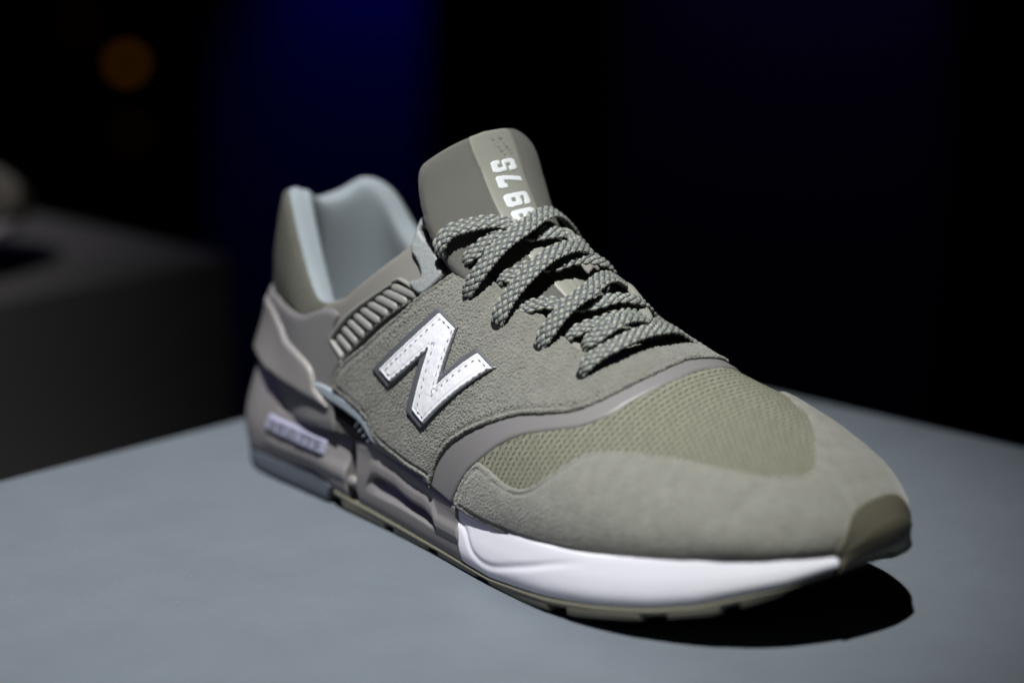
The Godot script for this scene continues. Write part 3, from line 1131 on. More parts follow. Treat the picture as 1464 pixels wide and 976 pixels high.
func lace(shoe: Node3D, a: Array, wide := 8.2, tail := true) -> void:
	var uvh := PackedVector3Array()
	for i in a.size() / 3:
		uvh.append(Vector3(a[3 * i], a[3 * i + 1], a[3 * i + 2]))
	uvh.insert(0, Vector3(uvh[0].x, uvh[0].y - 0.002, uvh[0].z - 3.5))
	if tail:
		var l := uvh[uvh.size() - 1]
		var d := l - uvh[uvh.size() - 2]
		var du := clampf(d.x / maxf(d.y, 0.02), -0.35, 0.0)
		for k in [[0.018, -1.0], [0.036, -2.8], [0.06, -4.8], [0.10, -6.2], [0.15, -7.0]]:
			if l.y + k[0] < 0.69:
				uvh.append(Vector3(l.x + du * k[0] * 0.7, l.y + k[0], maxf(l.z + k[1], 1.6)))
		var q := uvh[uvh.size() - 1]
		uvh.append(Vector3(q.x, q.y + 0.01, q.z - 4.0))
	var dense := spline3(uvh, 24)
	var pts := PackedVector3Array()
	var nor := PackedVector3Array()
	for p in dense:
		var uv := Vector2(p.x, p.y)
		var nn := surface_normal(0, uv)
		pts.append(surface(0, uv) + nn * p.z)
		nor.append(nn)
	# even steps along the path
	var step := 0.22
	var P := PackedVector3Array()
	var N := PackedVector3Array()
	var run := 0.0
	var want := 0.0
	for i in pts.size() - 1:
		var l := pts[i].distance_to(pts[i + 1])
		while want <= run + l:
			var t := (want - run) / maxf(l, 1e-6)
			P.append(pts[i].lerp(pts[i + 1], t))
			N.append(nor[i].lerp(nor[i + 1], t).normalized())
			want += step
		run += l
	var n := P.size()
	var T := PackedVector3Array()
	for i in n:
		T.append((P[mini(i + 3, n - 1)] - P[maxi(i - 3, 0)]).normalized())
	var B := PackedVector3Array()
	B.resize(n)
	var mid := n / 2
	B[mid] = T[mid].cross(N[mid]).normalized()
	for dirn in [1, -1]:
		var i: int = mid + dirn
		while i >= 0 and i < n:
			var b := B[i - dirn]
			b = (b - T[i] * b.dot(T[i])).normalized()
			if absf(T[i].dot(N[i])) < 0.85:
				var flat := T[i].cross(N[i]).normalized()
				b = b.lerp(flat, 0.03).normalized()
			B[i] = b
			i += dirn
	var around := 72
	var rows := []
	var tint := PackedColorArray()
	var total := run
	var phase := fmod(P[0].x * 13.7, 7.0)
	for i in n:
		var s := i * step
		var w := wide * 0.5 * lerpf(0.6, 1.0, smoothstep(1.0, 8.0, s)) * lerpf(0.55, 1.0, smoothstep(0.0, 9.0, total - s))
		w *= 1.0 + 0.04 * noise.get_noise_1d(s * 0.25 + phase * 31.0)
		var th := 0.5 * lerpf(1.7, 1.0, smoothstep(1.0, 9.0, s))
		var up := B[i].cross(T[i]).normalized()
		var twist := 0.1 * noise.get_noise_1d(s * 0.08 + phase * 57.0)
		var bb := B[i].rotated(T[i], twist)
		up = up.rotated(T[i], twist)
		var ring := PackedVector3Array()
		for k in around:
			var an := TAU * k / around
			var c := cos(an)
			var sn := sin(an)
			var cx := signf(c) * pow(absf(c), 0.85)
			var sy := signf(sn) * pow(absf(sn), 0.62)
			var x := cx * w
			var out := (bb * (cx / w) + up * (sy / th)).normalized()
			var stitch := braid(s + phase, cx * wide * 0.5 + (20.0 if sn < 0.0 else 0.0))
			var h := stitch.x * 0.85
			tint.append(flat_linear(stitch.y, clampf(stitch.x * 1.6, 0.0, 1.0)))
			ring.append(P[i] + bb * x + up * (sy * th) + out * (h - 0.35))
		rows.append(ring)
	var facing := rows[mid][around / 4] as Vector3
	var made := net(rows, false, true)
	if made[1][mid * around + around / 4].dot(facing - P[mid]) < 0.0:
		made = net(rows, true, true)
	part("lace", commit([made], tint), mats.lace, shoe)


# ---- the whole shoe --------------------------------------------------------------------------------
func join(list: Array) -> PackedVector2Array:
	var q := PackedVector2Array()
	for p in list:
		q.append_array(p)
	return q


# the u at which the surface reaches a height, going up the heel at v
func u_at_height(v: float, y: float) -> float:
	var lo := 0.0
	var hi := 0.24
	for k in 24:
		var m := (lo + hi) * 0.5
		if surface(0, Vector2(m, v)).y < y:
			lo = m
		else:
			hi = m
	return lo


func build_shoe() -> void:
	var shoe := thing("sneaker", "grey suede running sneaker with white letter emblem and white forefoot, in the spotlight", "sneaker")
	build_sole(shoe)
	build_collar(shoe)
	build_upper(shoe)
	build_tongue(shoe)
	for a in [LACE_J, LACE_D, LACE_F, LACE_G]:
		lace(shoe, a, 5.4)
	for a in [LACE_B, LACE_A, LACE_C, LACE_E, LACE_H, LACE_I]:
		lace(shoe, a, 6.0)
	var other := shoe.duplicate()
	other.name = numbered(self, "sneaker")
	add_child(other)
	tag(other, "dim grey sneaker on the dark plinth behind, cut off by the picture's left edge", "sneaker")
	var turn := Basis(Vector3.UP, deg_to_rad(SECOND_TURN))
	other.transform = Transform3D(turn, SECOND_TIP - turn * Vector3(0.301, 0.0, -0.005))


func build_upper(shoe: Node3D) -> void:
	var back_edge := smooth(pairs(QUARTER_BACK), 5)
	var throat := smooth(pairs(QUARTER_THROAT), 5)
	var bow := smooth(pairs([0.5966, 0.4060, 0.6080, 0.4250, 0.6170, 0.4600, 0.6200, 0.5]), 6)
	var top_line := smooth(pairs(TOPLINE), 6)
	# the soft bootie under everything, on both sides of the opening
	var sock := join([pairs([0.245, 0.0, 0.245, 0.13, 0.275, 0.158]), top_line, pairs([0.42, 0.37, 0.45, 0.385, 0.52, 0.40, 0.60, 0.42, 0.615, 0.46, 0.62, 0.5, 0.70, 0.5, 0.70, 0.0])])
	part("bootie", panel(0, [sock], {"lift": -1.2, "h": 1.2, "edge": 1.4, "step": 1.4, "under": 2.0}), mats.bootie, shoe)
	part("bootie", panel(0, [mirror(sock)], {"lift": -1.2, "h": 1.2, "edge": 1.4, "step": 1.6, "under": 2.0}), mats.bootie, shoe)
	# knit toe box
	var toe_mesh := pairs([0.53, 0.0, 0.53, 0.2, 0.60, 0.36, 0.63, 0.5, 0.60, 0.64, 0.53, 0.8, 0.53, 1.0, 0.93, 1.0, 0.93, 0.0])
	part("toe_mesh", panel(0, [toe_mesh], {"lift": -0.2, "h": 0.8, "step": 1.0, "extra": knit_puff}), mats.knit, shoe, "olive knit mesh over the toes")
	# smooth band between suede and knit
	var front := smooth(pairs(QUARTER_FRONT), 5)
	var crest := smooth(pairs(QUARTER_TOP), 5)
	var band_low := smooth(pairs(BAND_FRONT), 5)
	var band_near := smooth(pairs(BAND_NEAR), 4)
	var band_half := join([pairs([0.49, 0.0, 0.5439, 0.0]), band_near, band_low])
	var band := join([band_half, back(mirror(band_half)), pairs([0.49, 0.9, 0.60, 0.65, 0.63, 0.5, 0.60, 0.35, 0.49, 0.1])])
	part("forefoot_band", panel(0, [band], {"lift": 0.3, "h": 0.9, "edge": 1.2, "e0": 0.3, "step": 0.8}), mats.taupe, shoe, "smooth mauve grey band between suede and toe knit")
	# suede quarter with the eyelets, one piece over the instep
	var bottom := smooth(pairs(QUARTER_BOTTOM), 4)
	var half := join([back(front), back(crest)])   # from the outer bottom front corner up to the middle
	half.reverse()
	# outer half: back edge up, throat forward, bow to the middle
	var near_half := join([pairs([0.3150, 0.0501]), back_edge, throat, bow])
	var quarter := join([near_half, back(mirror(near_half)), pairs([0.3513, 1.0, 0.50, 1.0]), mirror(back(front)), mirror(back(crest)), crest, front, pairs([0.507, 0.0]), bottom])
	var suede := part("suede_quarter", panel(0, [quarter], {"lift": 0.9, "h": 1.5, "edge": 1.0, "e0": 0.55, "step": 0.75, "rough": 0.5, "under": 1.2, "extra": suede_swell}), mats.suede, shoe, "grey suede quarter with eyelets and letter emblem")
	# stitching near the cut edges of the suede
	part("edge_stitching", stitches(0, inset_line(join([back_edge, pairs([0.4616, 0.3782])]), -2.6), 2.4, 1.6, 0.9, 0.22), mats.thread, suede)
	part("edge_stitching", stitches(0, inset_line(join([front.slice(0, 30)]), -2.6), 2.4, 1.4, 1.1, 0.2), mats.thread, suede)
	part("edge_stitching", stitches(0, inset_line(throat, -2.6), 2.4, 1.4, 1.1, 0.2), mats.thread, suede)
	# toe guard
	var mud_top := smooth(pairs(MUD_TOP), 5)
	var mud_near := smooth(pairs(MUD_NEAR), 4)
	var far_side := smooth(pairs([0.7541, 0.565, 0.73, 0.60, 0.70, 0.66, 0.665, 0.74, 0.635, 0.83, 0.60, 0.862, 0.5807, 0.8575]), 5)
	var mud := join([pairs([0.5473, 0.0]), mud_near, mud_top, far_side, back(mirror(mud_near)), pairs([0.5473, 1.0, 1.0, 1.0, 1.0, 0.0])])
	part("suede_mudguard", panel(0, [mud], {"lift": 0.4, "h": 1.4, "edge": 1.6, "e0": 0.35, "step": 0.8, "rough": 0.35, "extra": suede_swell}), mats.suede_soft, shoe, "soft grey suede mudguard round the toe")
	# rubber toe cap
	var toe := part("toe_cap", commit([toe_cap_net()]), mats.shaded_toe_rubber, shoe, "olive rubber bumper wrapped over the toe tip, darkened to paint its shaded front")
	var lip := PackedVector3Array()
	for k in 61:
		var v := lerpf(0.10, 0.90, k / 60.0)
		var uv := Vector2(curved(CAP_EDGE, minf(v, 1.0 - v)) + 0.0015, v)
		lip.append(surface(0, uv) + surface_normal(0, uv) * 1.55)
	part("toe_cap_lit_lip", commit([tube(lip, 0.85, 10)]), mats.tread, toe, "added lip in paler olive, painting the light along the edge of the toe bumper")  # added tube; its paler olive paints the light caught by the edge
	# letter emblem
	var outer := pairs(N_OUTER)
	var letter := part("letter_emblem", panel(0, [outer], {"lift": 2.2, "h": 1.3, "edge": 0.7, "e0": 0.6, "step": 0.5}), mats.emblem_edge, shoe, "raised grey letter N backing")
	var face := part("letter_face", panel(0, [pairs(N_INNER)], {"lift": 3.3, "h": 1.1, "edge": 0.8, "e0": 0.4, "step": 0.4, "rough": 0.1, "extra": leather_creases}), mats.white_leather, letter, "white leather letter N")
	face.set_meta("label", "white creased leather letter N with stitched edge")
	part("letter_stitching", stitches(0, pairs(N_SEAM), 4.52, 2.0, 0.75, 0.16, true), mats.letter_thread, letter)
	# heel counter and clip
	var c_top := pairs(COUNTER_TOP)
	var rear_top := PackedVector2Array()
	for k in range(1, 10):
		var v := lerpf(0.2, 0.8, k / 10.0)
		rear_top.append(Vector2(u_at_height(v, 70.0 - 0.5 * sin(PI * k / 10.0)), v))
	var counter := join([pairs([0.0, 0.0, 0.31, 0.0, 0.3103, 0.0601]), back(smooth(pairs(COUNTER_FRONT), 4)), back(smooth(c_top, 4)), rear_top, mirror(smooth(c_top, 4)), mirror(smooth(pairs(COUNTER_FRONT), 4)), pairs([0.31, 1.0, 0.0, 1.0])])
	part("heel_counter", panel(0, [counter], {"lift": 0.1, "h": 1.1, "edge": 1.4, "e0": 0.3, "step": 0.9}), mats.taupe, shoe, "smooth taupe heel counter")
	var low := smooth(pairs(CLIP_LOW), 5)
	var high := smooth(pairs(CLIP_HIGH), 5)
	var rear_low := PackedVector2Array()
	var rear_high := PackedVector2Array()
	for k in range(1, 12):
		var v := lerpf(low[low.size() - 1].y, 1.0 - low[low.size() - 1].y, k / 12.0)
		rear_low.append(Vector2(u_at_height(v, 45.0), v))
		var vh := lerpf(high[0].y, 1.0 - high[0].y, k / 12.0)
		rear_high.append(Vector2(u_at_height(vh, 66.0), vh))
	var clip := join([low, rear_low, back(mirror(low)), mirror(back(high)), back(rear_high), high])
	part("heel_clip", panel(0, [clip], {"lift": 0.8, "h": 1.6, "edge": 1.5, "e0": 0.2, "step": 0.6, "under": 2.5, "extra": clip_flare}), mats.clip, shoe, "pale glossy plastic clip swept round the heel")
	# arch brace under the suede: near-black sheet painting the shade of a recess, pale rim, slats
	var brace := part("arch_brace", panel(0, [round_loop(pairs(CAVITY), 4)], {"lift": -0.4, "h": 0.5, "step": 0.6}), mats.dark, shoe, "near-black sheet painting the shade of the recess under the quarter")
	part("brace_rim", panel(0, [round_loop(pairs(RIM_BAND), 4)], {"lift": 0.2, "h": 1.8, "edge": 0.9, "e0": 0.4, "step": 0.5, "under": 1.0}), mats.pale_blue, brace, "pale blue grey rim of the arch brace")
	for k in 4:
		var t := k / 4.0
		var a := Vector2(lerpf(0.366, 0.3985, t), lerpf(0.033, 0.013, t))
		var b := Vector2(lerpf(0.352, 0.386, t), lerpf(0.012, 0.0, t))
		part("brace_slat", commit([strap([a, b], 0, 0.7, 0.9)]), mats.pale_blue, brace)
	# ribbed cage
	var frame_out := round_loop(pairs(FRAME_OUT), 4)
	var frame_in := round_loop(pairs(FRAME_IN), 4)
	var cage := part("side_cage", panel(0, [frame_out, frame_in], {"lift": 0.1, "h": 1.7, "edge": 0.8, "e0": 0.4, "step": 0.45}), mats.pale_grey, shoe, "grey moulded side cage with a row of ribs")
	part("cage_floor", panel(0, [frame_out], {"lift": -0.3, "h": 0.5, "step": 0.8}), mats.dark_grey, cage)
	var ra := pairs(RIB_A)
	var rb := pairs(RIB_B)
	for k in 9:
		var t := (k + 0.5) / 9.0
		part("rib", commit([strap([ra[0].lerp(ra[1], t), rb[0].lerp(rb[1], t)], 0, 1.5, 1.3)]), mats.pale_grey, cage)
	# lace loop at the top of the cage
	part("lace_loop", panel(0, [round_loop(pairs(LOOP_OUT), 4), round_loop(pairs(LOOP_SLOT), 4)], {"lift": 0.6, "h": 2.0, "edge": 1.0, "e0": 0.4, "step": 0.45, "under": 1.2}), mats.pebbled, shoe, "pebbled grey loop holding the top lace")
	var loop_far := mirror(round_loop(pairs(LOOP_OUT), 4))
	part("lace_loop", panel(0, [loop_far], {"lift": 0.6, "h": 2.0, "edge": 1.0, "e0": 0.4, "step": 0.8}), mats.pebbled, shoe)
	# upstanding edge of the far eyestay, between the laces
	var far_edge := smooth(pairs([0.540, 0.575, 0.549, 0.566, 0.560, 0.556, 0.571, 0.542, 0.584, 0.527, 0.598, 0.513]), 4)
	part("eyestay_edge", commit([strap(Array(far_edge), 0, 2.3, 1.6, 3.6)]), mats.eyestay, suede, "pale suede edge of the far eyestay showing between laces")
	# eyelets: near-black discs painting the shade inside the punched holes
	for q in pairs(EYELETS):
		var ring := PackedVector2Array()
		for k in 16:
			ring.append(q + Vector2(cos(TAU * k / 16.0) * 1.9 / 330.0, sin(TAU * k / 16.0) * 1.9 / 175.0))
		part("eyelet", panel(0, [ring], {"lift": 2.3, "h": 0.2, "edge": 0.3, "step": 0.4}), mats.dark, suede)


# a little bar with a round back, laid on a surface along a line
func strap(line: Array, kind: int, half: float, height: float, lift := 0.0) -> Array:
	var rows := []
	var m := 14
	var a := surface(kind, line[0])
	var b := surface(kind, line[line.size() - 1])
	var dir := (b - a).normalized()
	for i in m + 1:
		var t := float(i) / m
		var f: float = t * (line.size() - 1)
		var k := mini(int(f), line.size() - 2)
		var uv: Vector2 = line[k].lerp(line[k + 1], f - k)
		var n := surface_normal(kind, uv)
		var p := surface(kind, uv)
		var s := dir.cross(n).normalized()
		var e := minf(t, 1.0 - t) * m / 1.5
		var w := half * (sqrt(clampf(e, 0.05, 1.0)))
		var ring := PackedVector3Array()
		for q in 9:
			var an := PI * q / 8.0
			ring.append(p + s * (cos(an) * w) + n * (pow(sin(an), 0.6) * height * sqrt(clampf(e, 0.05, 1.0)) - 0.2 + lift))
		rows.append(ring)
	var made := net(rows)
	if made[1][7 * 9 + 4].dot(surface_normal(kind, line[0].lerp(line[1], 0.5))) < 0.0:
		made = net(rows, true)
	return made


# a line moved sideways on the surface by so many millimetres
func inset_line(line: PackedVector2Array, by: float) -> PackedVector2Array:
	var q := PackedVector2Array()
	for i in line.size():
		var a := line[maxi(i - 1, 0)]
		var b := line[mini(i + 1, line.size() - 1)]
		var d := Vector2((b.x - a.x) * 330.0, (b.y - a.y) * 175.0).normalized()
		q.append(line[i] + Vector2(-d.y / 330.0, d.x / 175.0) * by)
	return q


func suede_swell(p: Vector3, _uv: Vector2, d: float) -> float:
	return 0.35 * noise.get_noise_3dv(p * 0.05) + 0.1 * noise.get_noise_3dv(p * 0.4) - 0.65 * exp(-pow((d - 1.75) / 0.45, 2.0)) + 0.2 * exp(-pow((d - 0.6) / 0.5, 2.0))


func knit_puff(p: Vector3, _uv: Vector2, _d: float) -> float:
	return 0.3 * noise.get_noise_3dv(p * 0.06)


func leather_creases(p: Vector3, _uv: Vector2, d: float) -> float:
	var soft := 0.1 * fine.get_noise_3dv(p * 0.12)
	# pressed down along the seam
	return soft * smoothstep(0.0, 1.0, d) - 0.35 * exp(-pow((d - 1.35) / 0.45, 2.0))


func clip_flare(p: Vector3, _uv: Vector2, d: float) -> float:
	var f := clampf((66.0 - p.y) / 20.0, 0.0, 1.15)
	return 3.2 * f * f * (1.0 - 0.85 * smoothstep(30.0, 70.0, p.x)) + 0.0 * d


func build_tongue(shoe: Node3D) -> void:
	var edge := smooth(pairs([0.0, 1.0, 0.4, 1.0, 0.75, 1.0, 0.86, 0.995, 0.915, 0.965, 0.948, 0.885, 0.972, 0.75, 0.985, 0.6, 0.992, 0.45, 0.99, 0.31, 0.975, 0.235, 0.945, 0.19, 0.90, 0.155, 0.80, 0.115, 0.5, 0.07, 0.0, 0.06]), 6)
	var t := part("tongue", panel(1, [edge], {"lift": -2.0, "h": 3.2, "edge": 3.0, "e0": 0.15, "step": 0.9, "under": 4.0, "us": 190.0, "vs": 62.0}), mats.tongue, shoe, "padded grey tongue with a printed strip")
	part("tongue_back", panel(1, [edge], {"lift": -5.2, "h": 0.4, "edge": 3.0, "step": 1.6, "under": 0.1}), mats.lining, t)
	var strip := smooth(pairs([0.08, 0.655, 0.5, 0.672, 0.8, 0.68, 0.9, 0.7, 0.972, 0.735]), 5)
	strip.append_array(smooth(pairs([0.983, 0.62, 0.984, 0.5, 0.978, 0.385, 0.9, 0.385, 0.7, 0.40, 0.4, 0.40, 0.08, 0.40]), 5))
	var label := part("tongue_strip", panel(1, [strip], {"lift": 0.9, "h": 0.5, "edge": 0.5, "e0": 0.5, "step": 0.8, "under": 0.5, "extra": diamonds}), mats.strip, t, "smooth grey strip printed with white digits")
	part("strip_seam", stitches(1, smooth(pairs([0.1, 0.665, 0.5, 0.682, 0.8, 0.69, 0.9, 0.71, 0.968, 0.742]), 6), 1.25, 900.0, 0.1, 0.22), mats.thread, t)
	var glyphs := [["S", 0.805], ["7", 0.744], ["9", 0.672], ["9", 0.611]]
	for g in glyphs:
		var loops := []
		for loop in GLYPHS[g[0]]:
			var q := PackedVector2Array()
			for p in pairs(loop):
				# glyph x runs up the tongue, glyph y towards the outer side
				q.append(Vector2(g[1] + p.x * 0.048, (lerpf(-0.105, 0.235, p.y) + 1.0) * 0.5))
			loops.append(q)
		part("printed_digit", panel(1, loops, {"lift": 1.3, "h": 0.35, "edge": 0.3, "step": 0.28, "under": 0.3}), mats.print_white, label)


const GLYPHS := {
	"9": [[0.12, 0.0, 0.88, 0.0, 1.0, 0.1, 1.0, 0.9, 0.88, 1.0, 0.12, 1.0, 0.0, 0.9, 0.0, 0.46, 0.12, 0.36, 0.66, 0.36, 0.66, 0.22, 0.34, 0.22, 0.34, 0.28, 0.0, 0.28, 0.0, 0.1], [0.36, 0.58, 0.64, 0.58, 0.64, 0.74, 0.36, 0.74]],
	"7": [[0.28, 0.0, 0.68, 0.0, 0.98, 0.72, 1.0, 0.92, 0.9, 1.0, 0.1, 1.0, 0.0, 0.92, 0.0, 0.66, 0.34, 0.66, 0.34, 0.74, 0.6, 0.74]],
	"S": [[0.12, 0.0, 0.88, 0.0, 1.0, 0.12, 1.0, 0.46, 0.88, 0.57, 0.38, 0.57, 0.38, 0.77, 0.62, 0.77, 0.62, 0.65, 1.0, 0.65, 1.0, 0.88, 0.88, 1.0, 0.12, 1.0, 0.0, 0.88, 0.0, 0.53, 0.12, 0.43, 0.62, 0.43, 0.62, 0.23, 0.38, 0.23, 0.38, 0.35, 0.0, 0.35, 0.0, 0.12]],
}

# little pressed diamonds above the digits
func diamonds(_p: Vector3, uv: Vector2, _d: float) -> float:
	if uv.x > 0.862 and uv.x < 0.945:
		var a := (uv.x - 0.862) * 190.0 / 3.2
		var b := (2.0 * uv.y - 1.0 - 0.06 - (0.945 - uv.x) * -1.6) * 27.0 / 3.2
		if absf(b) < 1.0:
			var k := cos(PI * (a + b)) * cos(PI * (a - b))
			return 0.45 * (smoothstep(-0.2, 0.5, k) - 0.5)
	if uv.x > 0.30 and uv.x < 0.42:
		var a := (uv.x - 0.30) * 190.0 / 3.2
		var b := (2.0 * uv.y - 1.05) * 27.0 / 3.2
		if absf(b) < 1.0:
			return 0.35 * (smoothstep(-0.2, 0.5, cos(PI * (a + b)) * cos(PI * (a - b))) - 0.5)
	return 0.0


# ---- materials ---------------------------------------------------------------------------------------
func flat_color(r: float, g: float, b: float) -> Color:
	return Color(r, g, b).linear_to_srgb()


func plain(called: String, c: Color, rough: float, spec := 0.5) -> StandardMaterial3D:
	var m := StandardMaterial3D.new()
	m.resource_name = called
	m.albedo_color = c
	m.roughness = rough
	m.metallic_specular = spec
	mats[called] = m
	return m


func grain(freq: float, octaves: int, seed_: int, size := 512, kind := FastNoiseLite.TYPE_SIMPLEX_SMOOTH) -> Image:
	var f := FastNoiseLite.new()
	f.seed = seed_
	f.noise_type = kind
	f.frequency = freq
	f.fractal_octaves = octaves
	f.fractal_gain = 0.6
	return f.get_seamless_image(size, size)


func texture(im: Image) -> ImageTexture:
	return ImageTexture.create_from_image(im)


func relief(m: StandardMaterial3D, im: Image, cm: float, scale: float) -> void:
	m.heightmap_enabled = true
	m.heightmap_texture = texture(im)
	m.heightmap_scale = cm
	m.uv1_triplanar = true
	m.uv1_scale = Vector3.ONE * scale


# colour that wanders a little between two tones
func tones(m: StandardMaterial3D, im: Image, a: Color, b: Color) -> void:
	var out := Image.create(im.get_width(), im.get_height(), false, Image.FORMAT_RGB8)
	for y in im.get_height():
		for x in im.get_width():
			out.set_pixel(x, y, a.lerp(b, im.get_pixel(x, y).r))
	m.albedo_color = Color.WHITE
	m.albedo_texture = texture(out)


func make_materials() -> void:
	var suede_nap := grain(0.042, 4, 3, 768)
	var suede_clumps := grain(0.012, 4, 5, 512)
	var pebble := grain(0.05, 2, 9, 512, FastNoiseLite.TYPE_CELLULAR)
	var leather := grain(0.03, 3, 21, 512, FastNoiseLite.TYPE_CELLULAR)
	var speckle := grain(0.25, 3, 33, 512)

	var m := plain("suede", Color.WHITE, 0.95, 0.25)
	tones(m, suede_clumps, flat_color(0.104, 0.103, 0.091), flat_color(0.152, 0.150, 0.134))
	relief(m, suede_nap, 0.15, 25.0)
	m.rim_enabled = true
	m.rim = 0.35
	m.rim_tint = 0.6
	m = plain("suede_soft", Color.WHITE, 0.95, 0.25)
	tones(m, suede_clumps, flat_color(0.112, 0.111, 0.098), flat_color(0.158, 0.157, 0.139))
	relief(m, suede_nap, 0.05, 25.0)
	m.rim_enabled = true
	m.rim = 0.4
	m.rim_tint = 0.6
	m = plain("eyestay", flat_color(0.16, 0.158, 0.142), 0.95, 0.25)
	relief(m, suede_nap, 0.06, 25.0)
	m = plain("bootie", flat_color(0.132, 0.126, 0.116), 0.7, 0.35)
	relief(m, speckle, 0.004, 30.0)
	m = plain("taupe", flat_color(0.118, 0.113, 0.114), 0.48, 0.45)
	relief(m, speckle, 0.004, 26.0)
	plain("clip", flat_color(0.162, 0.153, 0.15), 0.38, 0.5)
	m = plain("foam", flat_color(0.124, 0.115, 0.117), 0.55, 0.45)
	relief(m, speckle, 0.003, 40.0)
	m = plain("white_foam", flat_color(0.57, 0.56, 0.62), 0.6, 0.4)
	relief(m, speckle, 0.006, 30.0)
	plain("label", flat_color(0.19, 0.19, 0.26), 0.5)
	plain("label_letters", flat_color(0.14, 0.14, 0.19), 0.6)
	plain("inside", flat_color(0.038, 0.045, 0.048), 0.9, 0.2)
	plain("tread", flat_color(0.090, 0.086, 0.064), 0.55, 0.45)
	plain("crash", flat_color(0.064, 0.074, 0.090), 0.5, 0.45)
	m = plain("shaded_toe_rubber", flat_color(0.056, 0.052, 0.038), 0.5, 0.4)  # olive darkened so the colour holds the shade on the bumper front
	m = plain("lining", flat_color(0.160, 0.182, 0.202), 0.9, 0.25)
	relief(m, speckle, 0.03, 24.0)
	m.rim_enabled = true
	m.rim = 0.3
	m = plain("tongue", Color.WHITE, 0.85, 0.3)
	m.albedo_color = flat_color(0.132, 0.129, 0.120)
	weave(m)
	m = plain("strip", flat_color(0.138, 0.138, 0.122), 0.5, 0.4)
	plain("print_white", flat_color(0.38, 0.395, 0.41), 0.5)
	plain("emblem_edge", flat_color(0.064, 0.067, 0.074), 0.4, 0.5)
	m = plain("white_leather", flat_color(0.50, 0.50, 0.54), 0.5, 0.45)
	relief(m, leather, 0.018, 18.0)
	plain("thread", flat_color(0.083, 0.080, 0.070), 0.8)
	plain("pale_thread", flat_color(0.397, 0.397, 0.422), 0.7)
	plain("letter_thread", flat_color(0.36, 0.36, 0.40), 0.7)
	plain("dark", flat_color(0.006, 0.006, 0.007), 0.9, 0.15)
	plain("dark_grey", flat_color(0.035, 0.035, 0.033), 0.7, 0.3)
	plain("pale_blue", flat_color(0.192, 0.218, 0.243), 0.42, 0.5)
	m = plain("pale_grey", flat_color(0.150, 0.150, 0.141), 0.45, 0.45)
	m = plain("pebbled", flat_color(0.160, 0.170, 0.173), 0.5, 0.45)
	relief(m, pebble, 0.03, 22.0)
	m = plain("lace", Color.WHITE, 0.5, 0.5)
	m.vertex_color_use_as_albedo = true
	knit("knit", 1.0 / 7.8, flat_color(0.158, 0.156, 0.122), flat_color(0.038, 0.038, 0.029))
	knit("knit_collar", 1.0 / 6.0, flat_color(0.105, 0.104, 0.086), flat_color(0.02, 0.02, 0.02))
	# the setting
	m = plain("plinth_paint", Color.WHITE, 0.5, 0.45)
	var paint := Image.create(1024, 1024, false, Image.FORMAT_RGB8)
	var cloud := grain(0.008, 4, 41, 1024)
	var dust := RandomNumberGenerator.new()
	dust.seed = 5
	for y in 1024:
		for x in 1024:
			var k := 0.97 + 0.05 * cloud.get_pixel(x, y).r + dust.randf_range(-0.035, 0.035)
			paint.set_pixel(x, y, Color(flat_color(0.093, 0.107, 0.125) * k, 1.0))
	for n in 260:
		var at := Vector2i(dust.randi_range(3, 1019), dust.randi_range(3, 1019))
		var up := dust.randf() < 0.55
		var c := flat_color(0.20, 0.215, 0.235) if up else flat_color(0.045, 0.05, 0.06)
		for q in dust.randi_range(1, 3):
			paint.set_pixelv(at + Vector2i(dust.randi_range(-1, 1), dust.randi_range(-1, 1)), c)
	m.albedo_texture = texture(paint)
	relief(m, speckle, 0.008, 3.3)
	m = plain("dark_plinth_paint", flat_color(0.109, 0.112, 0.118), 0.6, 0.4)
	plain("wall_paint", flat_color(0.192, 0.192, 0.205), 0.85, 0.2)
	plain("lamp_housing", flat_color(0.013, 0.013, 0.013), 0.5)


# fine ribs of the tongue cloth
func weave(m: StandardMaterial3D) -> void:
	var s := 64
	var im := Image.create(s, s, false, Image.FORMAT_RGB8)
	for y in s:
		for x in s:
			var k := 0.5 + 0.5 * cos(TAU * (2.0 * x + y) / s) * (0.7 + 0.3 * cos(TAU * 4.0 * y / s))
			im.set_pixel(x, y, Color(k, k, k))
	m.heightmap_enabled = true
	m.heightmap_texture = texture(im)
	m.heightmap_scale = 0.05
	m.uv1_scale = Vector3(0.75, 0.75, 1.0)


